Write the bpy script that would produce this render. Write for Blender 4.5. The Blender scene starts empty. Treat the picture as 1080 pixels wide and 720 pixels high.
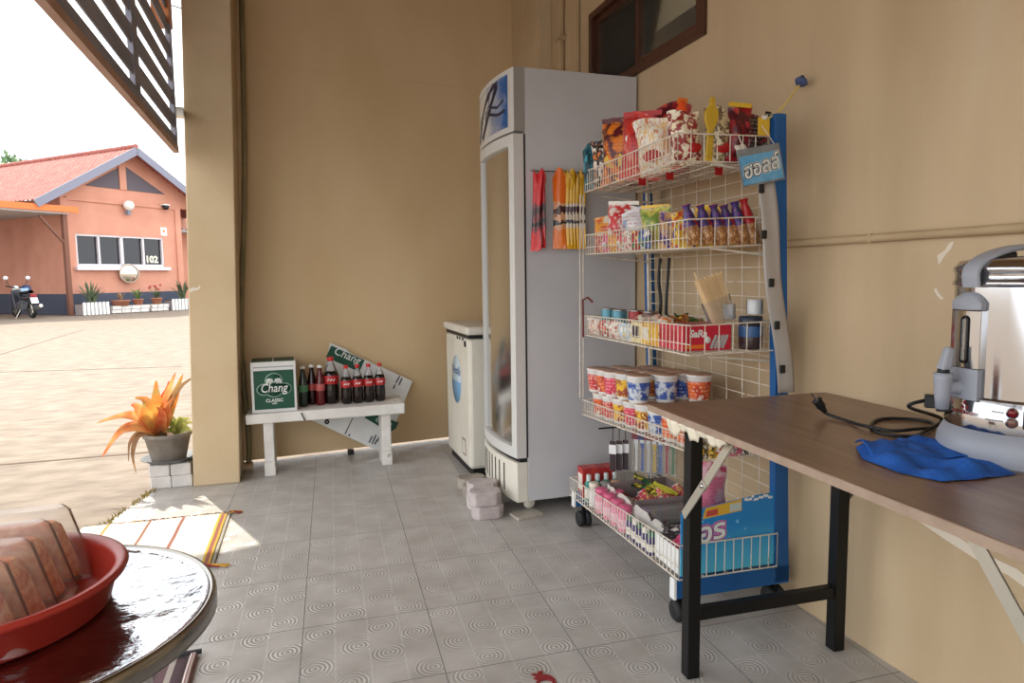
import bpy, bmesh, math, random
from mathutils import Vector, Matrix
S = bpy.context.scene
COL = S.collection
PI = math.pi
R = math.radians
rnd = random.Random(7)

def lin(c):
    c /= 255.0
    return c / 12.92 if c <= 0.04045 else ((c + 0.055) / 1.055) ** 2.4
def C(r, g, b):
    return (lin(r), lin(g), lin(b), 1.0)

# ------------------------------------------------------------------ camera, sky, sun, exposure
cam_d = bpy.data.cameras.new('camera'); cam = bpy.data.objects.new('camera', cam_d); COL.objects.link(cam)
cam_d.sensor_width = 36.0; cam_d.lens = 36.0 * 710.0 / 1080.0
cam_d.clip_start = 0.02; cam_d.clip_end = 400
YAW, PITCH, ROLL = R(18.2), R(5.55), R(-0.7)
fwd = Vector((math.sin(YAW) * math.cos(PITCH), math.cos(YAW) * math.cos(PITCH), -math.sin(PITCH)))
rgt = Vector((math.cos(YAW), -math.sin(YAW), 0)); up = rgt.cross(fwd)
r2 = rgt * math.cos(ROLL) + up * math.sin(ROLL); u2 = up * math.cos(ROLL) - rgt * math.sin(ROLL)
cm = Matrix((r2, u2, -fwd)).transposed().to_4x4(); cm.translation = (0, 0, 1.15)
cam.matrix_world = cm
S.camera = cam
W = bpy.data.worlds.new('sky'); S.world = W; W.use_nodes = True
bg = W.node_tree.nodes['Background']; bg.inputs[0].default_value = (0.945, 0.975, 1.0, 1); bg.inputs[1].default_value = 2.4
sd = bpy.data.lights.new('sun', 'SUN'); sun = bpy.data.objects.new('sun', sd); COL.objects.link(sun)
sd.energy = 5.0; sd.angle = R(0.6); sd.color = (1.0, 0.93, 0.8)
to_sun = Vector((-0.328 * math.cos(R(51)), 0.945 * math.cos(R(51)), math.sin(R(51))))
sun.rotation_euler = to_sun.to_track_quat('Z', 'Y').to_euler(); sun.location = (-4, 12, 16)
S.view_settings.view_transform = 'Standard'; S.view_settings.look = 'None'
S.view_settings.gamma = 1.0; S.view_settings.use_curve_mapping = False
S.view_settings.exposure = 0.22

# ------------------------------------------------------------------ materials
def nmat(name):
    m = bpy.data.materials.new(name); m.use_nodes = True
    return m, m.node_tree, m.node_tree.nodes['Principled BSDF']
def mat(name, col, rough=0.5, metal=0.0, spec=0.5, alpha=None, emit=None, trans=0.0, coat=0.0, sheen=0.0):
    m, nt, b = nmat(name)
    b.inputs['Base Color'].default_value = col; b.inputs['Roughness'].default_value = rough
    b.inputs['Metallic'].default_value = metal; b.inputs['Specular IOR Level'].default_value = spec
    b.inputs['Transmission Weight'].default_value = trans; b.inputs['Coat Weight'].default_value = coat
    b.inputs['Sheen Weight'].default_value = sheen
    if alpha is not None: b.inputs['Alpha'].default_value = alpha
    return m
def noisy(name, c1, c2, scale=8, rough=0.6, bump=0.0, detail=6, stretch=(1, 1, 1), lo=0.35, hi=0.65, metal=0.0, spec=0.4, bscale=None, c3=None, t3=0.7):
    m, nt, b = nmat(name); N = nt.nodes; L = nt.links
    tc = N.new('ShaderNodeTexCoord'); mp = N.new('ShaderNodeMapping'); mp.inputs['Scale'].default_value = stretch
    L.new(tc.outputs['Object'], mp.inputs[0])
    n = N.new('ShaderNodeTexNoise'); n.inputs['Scale'].default_value = scale; n.inputs['Detail'].default_value = detail
    L.new(mp.outputs[0], n.inputs['Vector'])
    r = N.new('ShaderNodeValToRGB'); r.color_ramp.elements[0].color = c1; r.color_ramp.elements[1].color = c2
    r.color_ramp.elements[0].position = lo; r.color_ramp.elements[1].position = hi
    if c3:
        e = r.color_ramp.elements.new(t3); e.color = c3
    L.new(n.outputs['Fac'], r.inputs[0]); L.new(r.outputs[0], b.inputs['Base Color'])
    b.inputs['Roughness'].default_value = rough; b.inputs['Metallic'].default_value = metal; b.inputs['Specular IOR Level'].default_value = spec
    if bump:
        n2 = N.new('ShaderNodeTexNoise'); n2.inputs['Scale'].default_value = bscale or scale * 4; n2.inputs['Detail'].default_value = 5
        L.new(mp.outputs[0], n2.inputs['Vector'])
        bm_ = N.new('ShaderNodeBump'); bm_.inputs['Strength'].default_value = bump; bm_.inputs['Distance'].default_value = 0.01
        L.new(n2.outputs['Fac'], bm_.inputs['Height']); L.new(bm_.outputs[0], b.inputs['Normal'])
    return m
def pack(name, c1, c2, c3, seed=0.0, scale=22, rough=0.28, a=0.44, bpos=0.57, stretch=(1, 1, 1)):
    """printed foil: blotches of three flat colours"""
    m, nt, b = nmat(name); N = nt.nodes; L = nt.links
    tc = N.new('ShaderNodeTexCoord'); mp = N.new('ShaderNodeMapping'); mp.inputs['Location'].default_value = (seed * 3.1, seed * 1.7, seed)
    mp.inputs['Scale'].default_value = stretch
    L.new(tc.outputs['Object'], mp.inputs[0])
    n = N.new('ShaderNodeTexNoise'); n.inputs['Scale'].default_value = scale; n.inputs['Detail'].default_value = 2
    L.new(mp.outputs[0], n.inputs['Vector'])
    r = N.new('ShaderNodeValToRGB')
    r.color_ramp.elements[0].color = c1; r.color_ramp.elements[1].color = c2; r.color_ramp.elements[1].position = a + 0.05
    r.color_ramp.elements[0].position = a - 0.03
    e = r.color_ramp.elements.new(bpos + 0.06); e.color = c3; e = r.color_ramp.elements.new(bpos); e.color = c2
    # rows of small dark print, broken up
    sx_ = N.new('ShaderNodeSeparateXYZ'); L.new(tc.outputs['Object'], sx_.inputs[0])
    n2 = N.new('ShaderNodeTexNoise'); n2.inputs['Scale'].default_value = 150; n2.inputs['Detail'].default_value = 1; L.new(mp.outputs[0], n2.inputs['Vector'])
    row = math_n(nt, 'LESS_THAN', math_n(nt, 'FRACT', math_n(nt, 'MULTIPLY', sx_.outputs[2], 70.0)), 0.42)
    pr_ = math_n(nt, 'MULTIPLY', row, math_n(nt, 'GREATER_THAN', n2.outputs['Fac'], 0.52))
    pr_ = math_n(nt, 'MULTIPLY', pr_, math_n(nt, 'LESS_THAN', n.outputs['Fac'], a + 0.04))
    mxp = N.new('ShaderNodeMixRGB'); L.new(math_n(nt, 'MULTIPLY', pr_, 0.55), mxp.inputs[0]); L.new(r.outputs[0], mxp.inputs[1]); mxp.inputs[2].default_value = c3
    L.new(n.outputs['Fac'], r.inputs[0]); L.new(mxp.outputs[0], b.inputs['Base Color'])
    b.inputs['Roughness'].default_value = rough
    return m
def glassy(name, tint, gloss=0.12, rough=0.02, clear=0.85):
    m = bpy.data.materials.new(name); m.use_nodes = True; nt = m.node_tree; N = nt.nodes; L = nt.links; N.clear()
    o = N.new('ShaderNodeOutputMaterial'); t = N.new('ShaderNodeBsdfTransparent'); t.inputs[0].default_value = tint
    g = N.new('ShaderNodeBsdfGlossy'); g.inputs['Roughness'].default_value = rough
    d = N.new('ShaderNodeBsdfDiffuse'); d.inputs[0].default_value = tint
    mx0 = N.new('ShaderNodeMixShader'); mx0.inputs[0].default_value = clear; L.new(d.outputs[0], mx0.inputs[1]); L.new(t.outputs[0], mx0.inputs[2])
    fr = N.new('ShaderNodeLayerWeight'); fr.inputs[0].default_value = gloss
    mx = N.new('ShaderNodeMixShader'); L.new(fr.outputs['Fresnel'], mx.inputs[0]); L.new(mx0.outputs[0], mx.inputs[1]); L.new(g.outputs[0], mx.inputs[2])
    L.new(mx.outputs[0], o.inputs[0])
    return m

def math_n(nt, op, a, b=None, c=None):
    n = nt.nodes.new('ShaderNodeMath'); n.operation = op
    for i, v in enumerate((a, b, c)):
        if v is None: continue
        if isinstance(v, (int, float)): n.inputs[i].default_value = v
        else: nt.links.new(v, n.inputs[i])
    return n.outputs[0]

def tile_material():
    m, nt, b = nmat('embossed_grey_tile'); N = nt.nodes; L = nt.links
    uv = N.new('ShaderNodeUVMap'); sp = N.new('ShaderNodeSeparateXYZ'); L.new(uv.outputs[0], sp.inputs[0])
    x, y = sp.outputs[0], sp.outputs[1]
    def edge(v, half):
        f = math_n(nt, 'FRACT', v); d = math_n(nt, 'MINIMUM', f, math_n(nt, 'SUBTRACT', 1.0, f))
        return math_n(nt, 'LESS_THAN', d, half)
    gx = edge(x, 0.0048); gy = edge(y, 0.0042); grout = math_n(nt, 'MAXIMUM', gx, gy)
    x4 = math_n(nt, 'MULTIPLY', x, 4.0); y4 = math_n(nt, 'MULTIPLY', y, 4.0)
    lx = edge(x4, 0.035); ly = edge(y4, 0.018); sub = math_n(nt, 'MAXIMUM', lx, math_n(nt, 'MULTIPLY', ly, 0.55))
    cx = math_n(nt, 'FLOOR', x4); cy = math_n(nt, 'FLOOR', y4)
    par = math_n(nt, 'FLOORED_MODULO', math_n(nt, 'ADD', cx, cy), 2.0)
    cmb = N.new('ShaderNodeCombineXYZ'); L.new(cx, cmb.inputs[0]); L.new(cy, cmb.inputs[1])
    wn = N.new('ShaderNodeTexWhiteNoise'); wn.noise_dimensions = '2D'; L.new(cmb.outputs[0], wn.inputs['Vector'])
    ws = N.new('ShaderNodeSeparateColor'); L.new(wn.outputs['Color'], ws.inputs[0])
    ox = math_n(nt, 'MULTIPLY_ADD', ws.outputs[0], 0.5, 0.25); oy = math_n(nt, 'MULTIPLY_ADD', ws.outputs[1], 0.5, 0.25)
    dx = math_n(nt, 'SUBTRACT', math_n(nt, 'FRACT', x4), ox); dy = math_n(nt, 'SUBTRACT', math_n(nt, 'FRACT', y4), oy)
    dist = math_n(nt, 'SQRT', math_n(nt, 'ADD', math_n(nt, 'MULTIPLY', dx, dx), math_n(nt, 'MULTIPLY', dy, dy)))
    ring = math_n(nt, 'SINE', math_n(nt, 'MULTIPLY', dist, 50.0))
    ring = math_n(nt, 'MULTIPLY', ring, math_n(nt, 'LESS_THAN', dist, 0.56))
    ring = math_n(nt, 'MULTIPLY', ring, par)
    ns = N.new('ShaderNodeTexNoise'); ns.inputs['Scale'].default_value = 3.0; ns.inputs['Detail'].default_value = 6; L.new(uv.outputs[0], ns.inputs['Vector'])
    r = N.new('ShaderNodeValToRGB'); r.color_ramp.elements[0].color = C(166, 161, 155); r.color_ramp.elements[1].color = C(190, 186, 181)
    r.color_ramp.elements[0].position = 0.3; r.color_ramp.elements[1].position = 0.7
    L.new(ns.outputs['Fac'], r.inputs[0])
    mx = N.new('ShaderNodeMixRGB'); L.new(math_n(nt, 'MULTIPLY', grout, 0.85), mx.inputs[0]); L.new(r.outputs[0], mx.inputs[1]); mx.inputs[2].default_value = C(62, 60, 58)
    mx2 = N.new('ShaderNodeMixRGB'); mx2.blend_type = 'MIX'; L.new(math_n(nt, 'MULTIPLY', sub, 0.12), mx2.inputs[0]); L.new(mx.outputs[0], mx2.inputs[1]); mx2.inputs[2].default_value = C(232, 232, 232)
    L.new(mx2.outputs[0], b.inputs['Base Color'])
    h = math_n(nt, 'ADD', math_n(nt, 'MULTIPLY', ring, 0.35), math_n(nt, 'MULTIPLY', sub, 0.8))
    h = math_n(nt, 'SUBTRACT', h, math_n(nt, 'MULTIPLY', grout, 2.0))
    bp = N.new('ShaderNodeBump'); bp.inputs['Strength'].default_value = 0.55; bp.inputs['Distance'].default_value = 0.003
    L.new(h, bp.inputs['Height']); L.new(bp.outputs[0], b.inputs['Normal'])
    b.inputs['Roughness'].default_value = 0.36; b.inputs['Specular IOR Level'].default_value = 0.45
    return m

M = {}
M['wall'] = noisy('beige_wall_paint', C(212, 184, 142), C(221, 196, 156), 2.2, 0.75, 0.12, 8, (1, 1, 0.45), bscale=25)
M['wall_r'] = noisy('worn_beige_wall_paint', C(180, 156, 122), C(204, 180, 146), 1.8, 0.55, 0.14, 10, (1, 1.6, 0.3), lo=0.3, hi=0.62, bscale=25, c3=C(206, 190, 164), t3=0.72)
M['column'] = noisy('column_paint', C(196, 172, 136), C(206, 184, 150), 3, 0.75, 0.1, 6, bscale=30)
M['roof_under'] = noisy('roof_underside', C(158, 130, 100), C(174, 146, 116), 3, 0.8)
M['tile'] = tile_material()
M['white_paint'] = noisy('chipped_white_paint', C(214, 210, 204), C(228, 225, 220), 9, 0.6, 0.15, 6, c3=C(176, 166, 152), t3=0.72)
M['fridge'] = noisy('fridge_side_enamel', C(190, 190, 194), C(200, 200, 203), 2.5, 0.42, 0.0)
M['cream'] = noisy('aged_cream_plastic', C(216, 210, 196), C(224, 219, 206), 6, 0.45)
M['alu'] = mat('painted_frame', C(206, 204, 200), 0.4)
M['grey_strip'] = mat('grey_trim', C(150, 145, 140), 0.5)
M['black'] = mat('black_plastic', C(22, 22, 24), 0.45)
M['blackmetal'] = mat('black_painted_steel', C(14, 14, 15), 0.42, spec=0.3)
M['steel'] = noisy('stainless_steel', C(184, 184, 186), C(196, 196, 198), 3, 0.11, 0.0, metal=1.0)
M['wire'] = noisy('coated_wire', C(226, 218, 204), C(210, 198, 180), 30, 0.45, c3=C(150, 100, 66), t3=0.72)
M['blue'] = noisy('blue_enamel', C(20, 82, 142), C(24, 92, 154), 6, 0.4)
M['zinc'] = mat('zinc_brace', C(205, 200, 186), 0.3, 0.75)
M['white'] = mat('white_plastic', C(232, 232, 230), 0.4)
M['red'] = mat('red_plastic', C(196, 44, 34), 0.35)
M['cork'] = mat('cola_liquid', C(24, 10, 8), 0.12, spec=0.6)
M['clear'] = glassy('clear_plastic', (0.94, 0.95, 0.96, 1), 0.25, 0.05, 0.9)
M['glass'] = glassy('door_glass', (0.84, 0.87, 0.84, 1), 0.14, 0.16, 0.95)
M['darkglass'] = mat('dark_window_glass', C(20, 20, 18), 0.06, spec=0.6)
M['brownframe'] = mat('brown_window_frame', C(78, 44, 30), 0.45)

# ------------------------------------------------------------------ mesh helpers
class MB:
    def __init__(s): s.v = []; s.f = []; s.sm = []
    def add(s, vs, fs, smooth=False):
        o = len(s.v); s.v += [tuple(v) for v in vs]; s.f += [[i + o for i in f] for f in fs]; s.sm += [smooth] * len(fs); return s
    def hexa(s, P):
        return s.add(P, [(0, 3, 2, 1), (4, 5, 6, 7), (0, 1, 5, 4), (1, 2, 6, 5), (2, 3, 7, 6), (3, 0, 4, 7)])
    def box(s, x0, x1, y0, y1, z0, z1, X=None):
        P = [Vector(p) for p in ((x0, y0, z0), (x1, y0, z0), (x1, y1, z0), (x0, y1, z0), (x0, y0, z1), (x1, y0, z1), (x1, y1, z1), (x0, y1, z1))]
        if X: P = [X @ p for p in P]
        return s.hexa(P)
    def bar(s, a, b, w, h, upv=(0, 0, 1)):
        a = Vector(a); b = Vector(b); d = (b - a).normalized(); u = Vector(upv)
        if abs(d.dot(u)) > 0.98: u = Vector((1, 0, 0))
        sd_ = d.cross(u).normalized(); u = sd_.cross(d).normalized()
        P = []
        for p in (a, b):
            for i, j in ((-1, -1), (1, -1), (1, 1), (-1, 1)): P.append(p + sd_ * (w / 2 * i) + u * (h / 2 * j))
        return s.hexa(P)
    def tube(s, pts, r, n=6, closed=False, cap=True):
        pts = [Vector(p) for p in pts]; k = len(pts); vs = []; prev = None
        for i, p in enumerate(pts):
            if closed: d = pts[(i + 1) % k] - pts[i - 1]
            else: d = pts[min(i + 1, k - 1)] - pts[max(i - 1, 0)]
            d.normalize()
            if prev is None:
                a = Vector((0, 0, 1)) if abs(d.z) < 0.9 else Vector((1, 0, 0)); u = d.cross(a).normalized()
            else:
                u = (prev - d * prev.dot(d)); u = u.normalized() if u.length > 1e-6 else prev
            prev = u; w = d.cross(u); rr = r[i] if isinstance(r, (list, tuple)) else r
            for j in range(n): vs.append(p + u * (rr * math.cos(2 * PI * j / n)) + w * (rr * math.sin(2 * PI * j / n)))
        fs = []
        for i in range(k if closed else k - 1):
            i2 = (i + 1) % k
            for j in range(n): fs.append((i * n + j, i * n + (j + 1) % n, i2 * n + (j + 1) % n, i2 * n + j))
        s.add(vs, fs, n > 5)
        if cap and not closed: s.add(vs[:n], [tuple(range(n))[::-1]]); s.add(vs[-n:], [tuple(range(n))])
        return s
    def lathe(s, prof, n=24, c=(0, 0, 0), X=None, smooth=True, a0=0, a1=2 * PI):
        full = abs(a1 - a0 - 2 * PI) < 1e-6; m = n if full else n + 1; vs = []
        for r, z in prof:
            for j in range(m):
                a = a0 + (a1 - a0) * j / n; p = Vector((c[0] + r * math.cos(a), c[1] + r * math.sin(a), c[2] + z)); vs.append(X @ p if X else p)
        fs = []
        for i in range(len(prof) - 1):
            for j in range(n):
                j2 = (j + 1) % m; fs.append((i * m + j, i * m + j2, (i + 1) * m + j2, (i + 1) * m + j))
        return s.add(vs, fs, smooth)
    def poly(s, pts2, z0, z1, X=None):
        n = len(pts2); P = [Vector((x, y, z0)) for x, y in pts2] + [Vector((x, y, z1)) for x, y in pts2]
        if X: P = [X @ p for p in P]
        fs = [tuple(range(n))[::-1], tuple(range(n, 2 * n))] + [(i, (i + 1) % n, n + (i + 1) % n, n + i) for i in range(n)]
        return s.add(P, fs)
    def grid(s, fn, nu, nv, smooth=True):
        vs = [fn(i / nu, j / nv) for i in range(nu + 1) for j in range(nv + 1)]
        fs = [(i * (nv + 1) + j, (i + 1) * (nv + 1) + j, (i + 1) * (nv + 1) + j + 1, i * (nv + 1) + j + 1) for i in range(nu) for j in range(nv)]
        return s.add(vs, fs, smooth)
    def build(s, name, m, parent=None, bevel=0.0, recalc=True):
        me = bpy.data.meshes.new(name); me.from_pydata(s.v, [], s.f)
        me.polygons.foreach_set('use_smooth', s.sm); me.update()
        if recalc:
            b = bmesh.new(); b.from_mesh(me); bmesh.ops.recalc_face_normals(b, faces=b.faces); b.to_mesh(me); b.free()
        me.materials.append(m)
        o = bpy.data.objects.new(name, me); COL.objects.link(o)
        if parent: o.parent = parent
        if bevel:
            bv = o.modifiers.new('bevel', 'BEVEL'); bv.width = bevel; bv.segments = 2; bv.limit_method = 'ANGLE'; bv.angle_limit = R(40)
        return o
def tag(o, label, cat, group=None, kind=None):
    o['label'] = label; o['category'] = cat
    if group: o['group'] = group
    if kind: o['kind'] = kind
    return o
def struct(o, label=None):
    o['kind'] = 'structure'
    if label: o['label'] = label
    return o
def thing(name, label, cat, loc=(0, 0, 0), rz=0.0, group=None, rot=None):
    o = bpy.data.objects.new(name, None); COL.objects.link(o); o.empty_display_size = 0.05
    o.location = loc; o.rotation_euler = rot if rot else (0, 0, rz)
    return tag(o, label, cat, group)
def copy_tree(o, parent=None):
    c = o.copy(); COL.objects.link(c)
    if parent: c.parent = parent
    for ch in list(o.children): copy_tree(ch, c)
    return c
def text(body, size, m, parent, X, name='lettering', ext=0.0006, shear=0.0, bold=0.0, sx=1.0):
    c = bpy.data.curves.new('t', 'FONT'); c.body = body; c.size = size; c.align_x = 'CENTER'; c.align_y = 'CENTER'
    c.extrude = ext; c.shear = shear; c.offset = bold; c.resolution_u = 3
    t = bpy.data.objects.new('t', c); COL.objects.link(t); bpy.context.view_layer.update()
    me = bpy.data.meshes.new_from_object(t.evaluated_get(bpy.context.evaluated_depsgraph_get()))
    bpy.data.objects.remove(t); bpy.data.curves.remove(c)
    me.transform(Matrix.Diagonal((sx, 1, 1, 1))); me.transform(X); me.name = name
    me.materials.clear(); me.materials.append(m)
    o = bpy.data.objects.new(name, me); COL.objects.link(o); o.parent = parent
    return o
def frame(o, ex, ez):
    """matrix whose x runs along ex, y along ez (up), z out of the surface"""
    ex = Vector(ex).normalized(); ez = Vector(ez).normalized(); n = ex.cross(ez).normalized(); ez = n.cross(ex)
    X = Matrix((ex, ez, n)).transposed().to_4x4(); X.translation = o; return X
def bez(P, n=24):
    """Catmull-Rom through points"""
    P = [Vector(p) for p in P]; out = []
    for i in range(len(P) - 1):
        a = P[max(i - 1, 0)]; b = P[i]; c = P[i + 1]; d = P[min(i + 2, len(P) - 1)]
        for k in range(n):
            t = k / n; out.append(0.5 * ((2 * b) + (c - a) * t + (2 * a - 5 * b + 4 * c - d) * t * t + (3 * b - a - 3 * c + d) * t ** 3))
    out.append(P[-1]); return out

# ================================================================== SETTING
# porch floor (tile grid follows the photographed joints through its UVs)
def uv_floor(o):
    me = o.data; uvl = me.uv_layers.new(name='UVMap')
    ax, ay, bx, by, ox, oy = 0.412, -0.0115, 0.022, 0.3935, 0.041, 3.024
    det = ax * by - bx * ay
    for lp in me.loops:
        p = me.vertices[lp.vertex_index].co; dx, dy = p.x - ox, p.y - oy
        uvl.data[lp.index].uv = ((by * dx - bx * dy) / det, (-ay * dx + ax * dy) / det)
fl = MB().poly([(-1.45, -1.6), (1.75, -1.6), (1.75, 4.72), (-0.40, 4.44), (-0.68, 4.34), (-0.75, 4.08), (-0.91, 3.41), (-1.2, 2.2)], -0.12, 0.0).build('floor', M['tile'])
uv_floor(fl); struct(fl, 'grey embossed tile floor with ring pattern')
yard_m = noisy('sunlit_concrete_yard', C(112, 99, 86), C(143, 129, 115), 5.5, 0.85, 0.8, 14, (0.8, 1.6, 1), lo=0.3, hi=0.7, bscale=18)
struct(MB().box(-60, 40, -6, 90, -0.3, -0.012).build('ground', yard_m), 'pale concrete yard in the sun')
jm = mat('dark_yard_joint', C(92, 76, 62), 0.9)
j = MB()
for a, b in (((-4.45, 12.2), (-4.75, 18.6)), ((-3.72, 10.33), (-1.42, 9.95)), ((-1.83, 5.03), (-0.95, 5.03))):
    j.bar((a[0], a[1], -0.0125), (b[0], b[1], -0.0125), 0.03, 0.006)
struct(j.build('trim_1', jm), 'dark expansion joints in the yard')
# back wall, lifted off the floor by a finger's width
th = math.atan2(4.56 - 4.42, 1.013 + 0.193)
def bw(s, d, z):   # along the wall, depth behind its face, height
    return Vector((-0.193 + s * math.cos(th) - d * math.sin(th), 4.42 + s * math.sin(th) + d * math.cos(th), z))
XB = Matrix(((math.cos(th), -math.sin(th), 0, -0.193), (math.sin(th), math.cos(th), 0, 4.42), (0, 0, 1, 0), (0, 0, 0, 1)))
struct(MB().box(-0.17, 1.9, 0.0, 0.11, 0.028, 3.2, XB).build('wall_back', M['wall']), 'beige back wall of the porch')
# right wall with the window hole
y0, y1, z0, z1 = 2.415, 3.505, 2.105, 2.565
w = MB()
for a, b, c, d in ((-1.6, y0, 0, 3.2), (y1, 4.75, 0, 3.2), (y0, y1, 0, z0), (y0, y1, z1, 3.2)): w.box(1.632, 1.76, a, b, c, d)
struct(w.build('wall_right', M['wall_r']), 'worn beige right hand wall')
struct(MB().box(0.25, 1.76, -1.75, -1.6, 0, 3.2).build('wall_added_behind', M['wall']), 'beige wall added unseen behind the camera for shade and reflections')  # unseen wall, added to darken the right side and give dark reflections
struct(MB().box(-0.62, -0.38, -1.7, -1.46, 0, 3.2).build('column', M['column'], bevel=0.006), 'beige column added unseen behind the camera for shade and reflections')  # column added out of view with that wall, for the same darkening and reflections
struct(MB().box(1.545, 1.632, 4.09, 4.70, 0, 3.2).build('trim_2', M['column'], bevel=0.004), 'corner pilaster')
# roof over the porch and its eave towards the yard
rf = MB().box(-0.62, 1.85, -1.7, 4.78, 3.2, 3.32); rf.poly([(-1.75, -1.7), (-0.62, -1.7), (-0.62, 5.58), (-1.75, 5.32)], 3.2, 3.32)
struct(rf.build('ceiling', M['roof_under']), 'brown underside of the porch roof')
struct(MB().box(-0.60, -0.52, 3.9, 4.02, 2.45, 3.2).build('trim_3', noisy('orange_wood', C(176, 104, 62), C(190, 120, 74), 6, 0.6)), 'orange wooden roof bracket')
# column (leans a little)
def lean(z): return 0.0295 * z
cb = MB(); P = []
for z in (0.0, 3.2):
    l = lean(z)
    for x, y in ((-0.555, 4.045), (-0.312, 4.035), (-0.312, 4.43), (-0.555, 4.41)): P.append((x + l, y, z))
cb.hexa(P); struct(cb.build('column', M['column'], bevel=0.006), 'square beige porch column')
# leaning rain pipes in the slot between column and wall
t = thing('rain_pipe', 'thin grey green pipe in the slot between column and back wall', 'pipe', (-0.285, 4.30, 0))
MB().tube(bez([(0.10, 0.05, 3.1), (0.065, 0.03, 1.8), (0.0, 0, 0.8), (0.012, 0.02, 0.25), (0.005, 0.02, 0.0)], 6), 0.016, 8).build('pipe_run', noisy('mossy_pipe', C(120, 108, 78), C(150, 134, 98), 6, 0.6), t)
MB().box(-0.03, 0.03, -0.005, 0.06, 0.0, 0.035).build('pipe_shoe', M['column'], t, 0.004)
# window in the right wall
wf = MB()
def ring_x(mb, x0_, x1_, ya, yb, za, zb, t_):
    mb.box(x0_, x1_, ya, yb, za, za + t_); mb.box(x0_, x1_, ya, yb, zb - t_, zb); mb.box(x0_, x1_, ya, ya + t_, za + t_, zb - t_); mb.box(x0_, x1_, yb - t_, yb, za + t_, zb - t_)
win = thing('window_1', 'high brown framed sliding window above the rack', 'window', (1.632, 0, 0)); win['kind'] = 'structure'; del win['category']
ring_x(wf, -0.018, 0.09, y0, y1, z0, z1, 0.035)
wf.build('window_frame', M['brownframe'], win, 0.003)
for k, (a, b, x) in enumerate(((y0 + 0.03, 2.98, -0.002), (2.93, y1 - 0.03, 0.023))):
    sf = MB(); ring_x(sf, x - 0.012, x + 0.012, a, b, z0 + 0.03, z1 - 0.03, 0.03); sh = sf.build('window_sash', M['brownframe'], win)
    MB().box(x - 0.003, x + 0.003, a + 0.02, b - 0.02, z0 + 0.05, z1 - 0.05).build('pane', glassy('window_pane_%s' % 'ab'[k], (0.86, 0.86, 0.82, 1), 0.12, 0.03, 0.96), sh)
MB().box(0.037, 0.041, y0 + 0.02, y1 - 0.02, z0 + 0.17, z1).build('window_blind', mat('dusty_blind', C(206, 198, 178), 0.8), win)
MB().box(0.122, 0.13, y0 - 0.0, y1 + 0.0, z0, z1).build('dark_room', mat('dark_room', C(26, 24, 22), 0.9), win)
# pipes fixed to the right wall
pm = noisy('painted_conduit', C(178, 154, 120), C(192, 168, 134), 4, 0.6)
t = thing('conduit', 'beige horizontal conduit along the right wall', 'pipe', (1.632, 0, 1.247))
MB().tube([(-0.011, -1.5, 0.0), (-0.011, 1.3, 0), (-0.011, 2.95, 0)], 0.0125, 10).build('conduit_run', pm, t)
for y in (0.6, 1.55, 2.3): MB().box(-0.0245, 0, y, y + 0.008, -0.0135, 0.0135).build('saddle_clip', pm, t, 0.002)
t = thing('corner_conduit', 'thick vertical beige conduit beside the corner pilaster', 'pipe', (1.632, 3.89, 0))
MB().tube([(-0.022, 0, 0.0), (-0.022, 0, 3.19)], 0.023, 12).build('conduit_run', pm, t)
MB().box(-0.045, 0, -0.03, 0.03, 2.55, 2.575).build('saddle_clip', pm, t)
t = thing('corner_cable_pipe', 'thin vertical beige pipe nearest the high window', 'pipe', (1.632, 3.66, 0))
MB().tube([(-0.010, 0, 0.0), (-0.010, 0, 3.19)], 0.010, 8).build('conduit_run', pm, t)
MB().box(-0.05, 0, -0.05, 0.05, 2.76, 2.87).build('junction_box', pm, t, 0.004)
# scars where tape has pulled the paint off
def scar(name, pts, label):
    P2 = [(y, z) for y, z in pts]
    X = Matrix(((0, 0, -1, 1.632), (1, 0, 0, 0), (0, 1, 0, 0), (0, 0, 0, 1)))
    tag(MB().poly(P2, 0.0, 0.0012, X).build(name, mat(name, C(226, 214, 196), 0.85)), label, 'paint scar')
scar('paint_scar', [(1.345, 1.165), (1.352, 1.19), (1.33, 1.203), (1.318, 1.222), (1.305, 1.226), (1.312, 1.206), (1.326, 1.192), (1.336, 1.178)], 'upper pale scar of peeled paint on the wall under the conduit')
scar('paint_scar', [(1.356, 1.10), (1.349, 1.106), (1.337, 1.088), (1.325, 1.078), (1.334, 1.074), (1.346, 1.084)], 'lower pale scar of peeled paint on the wall beside the urn')
hj = tag(MB().box(0.03, 1.45, -0.001, 0.0, 2.425, 2.4285, XB).build('plaster_joint', mat('pale_plaster_joint', C(206, 184, 150), 0.8)), 'faint pale joint line high on the back wall', 'joint line')
tag(MB().poly([(-0.518, 1.10), (-0.498, 1.110), (-0.478, 1.106), (-0.464, 1.122), (-0.460, 1.105), (-0.478, 1.092), (-0.50, 1.088), (-0.512, 1.080)], 0.0, 0.0015, Matrix(((1, 0, 0, 0.0), (0, 0, -1, 4.043), (0, 1, 0, 0), (0, 0, 0, 1)))).build('paint_scar', mat('column_scar', C(226, 216, 198), 0.85)), 'pale chip of peeled paint on the porch column', 'paint scar')
scar('paint_scar', [(1.45, 0.487), (1.40, 0.470), (1.34, 0.452), (1.28, 0.436), (1.20, 0.418), (1.12, 0.412), (1.05, 0.388), (1.0, 0.392), (1.1, 0.436), (1.19, 0.442), (1.24, 0.455), (1.31, 0.475), (1.37, 0.490), (1.43, 0.500)], 'long ragged strip of peeled paint on the wall under the table')
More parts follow.
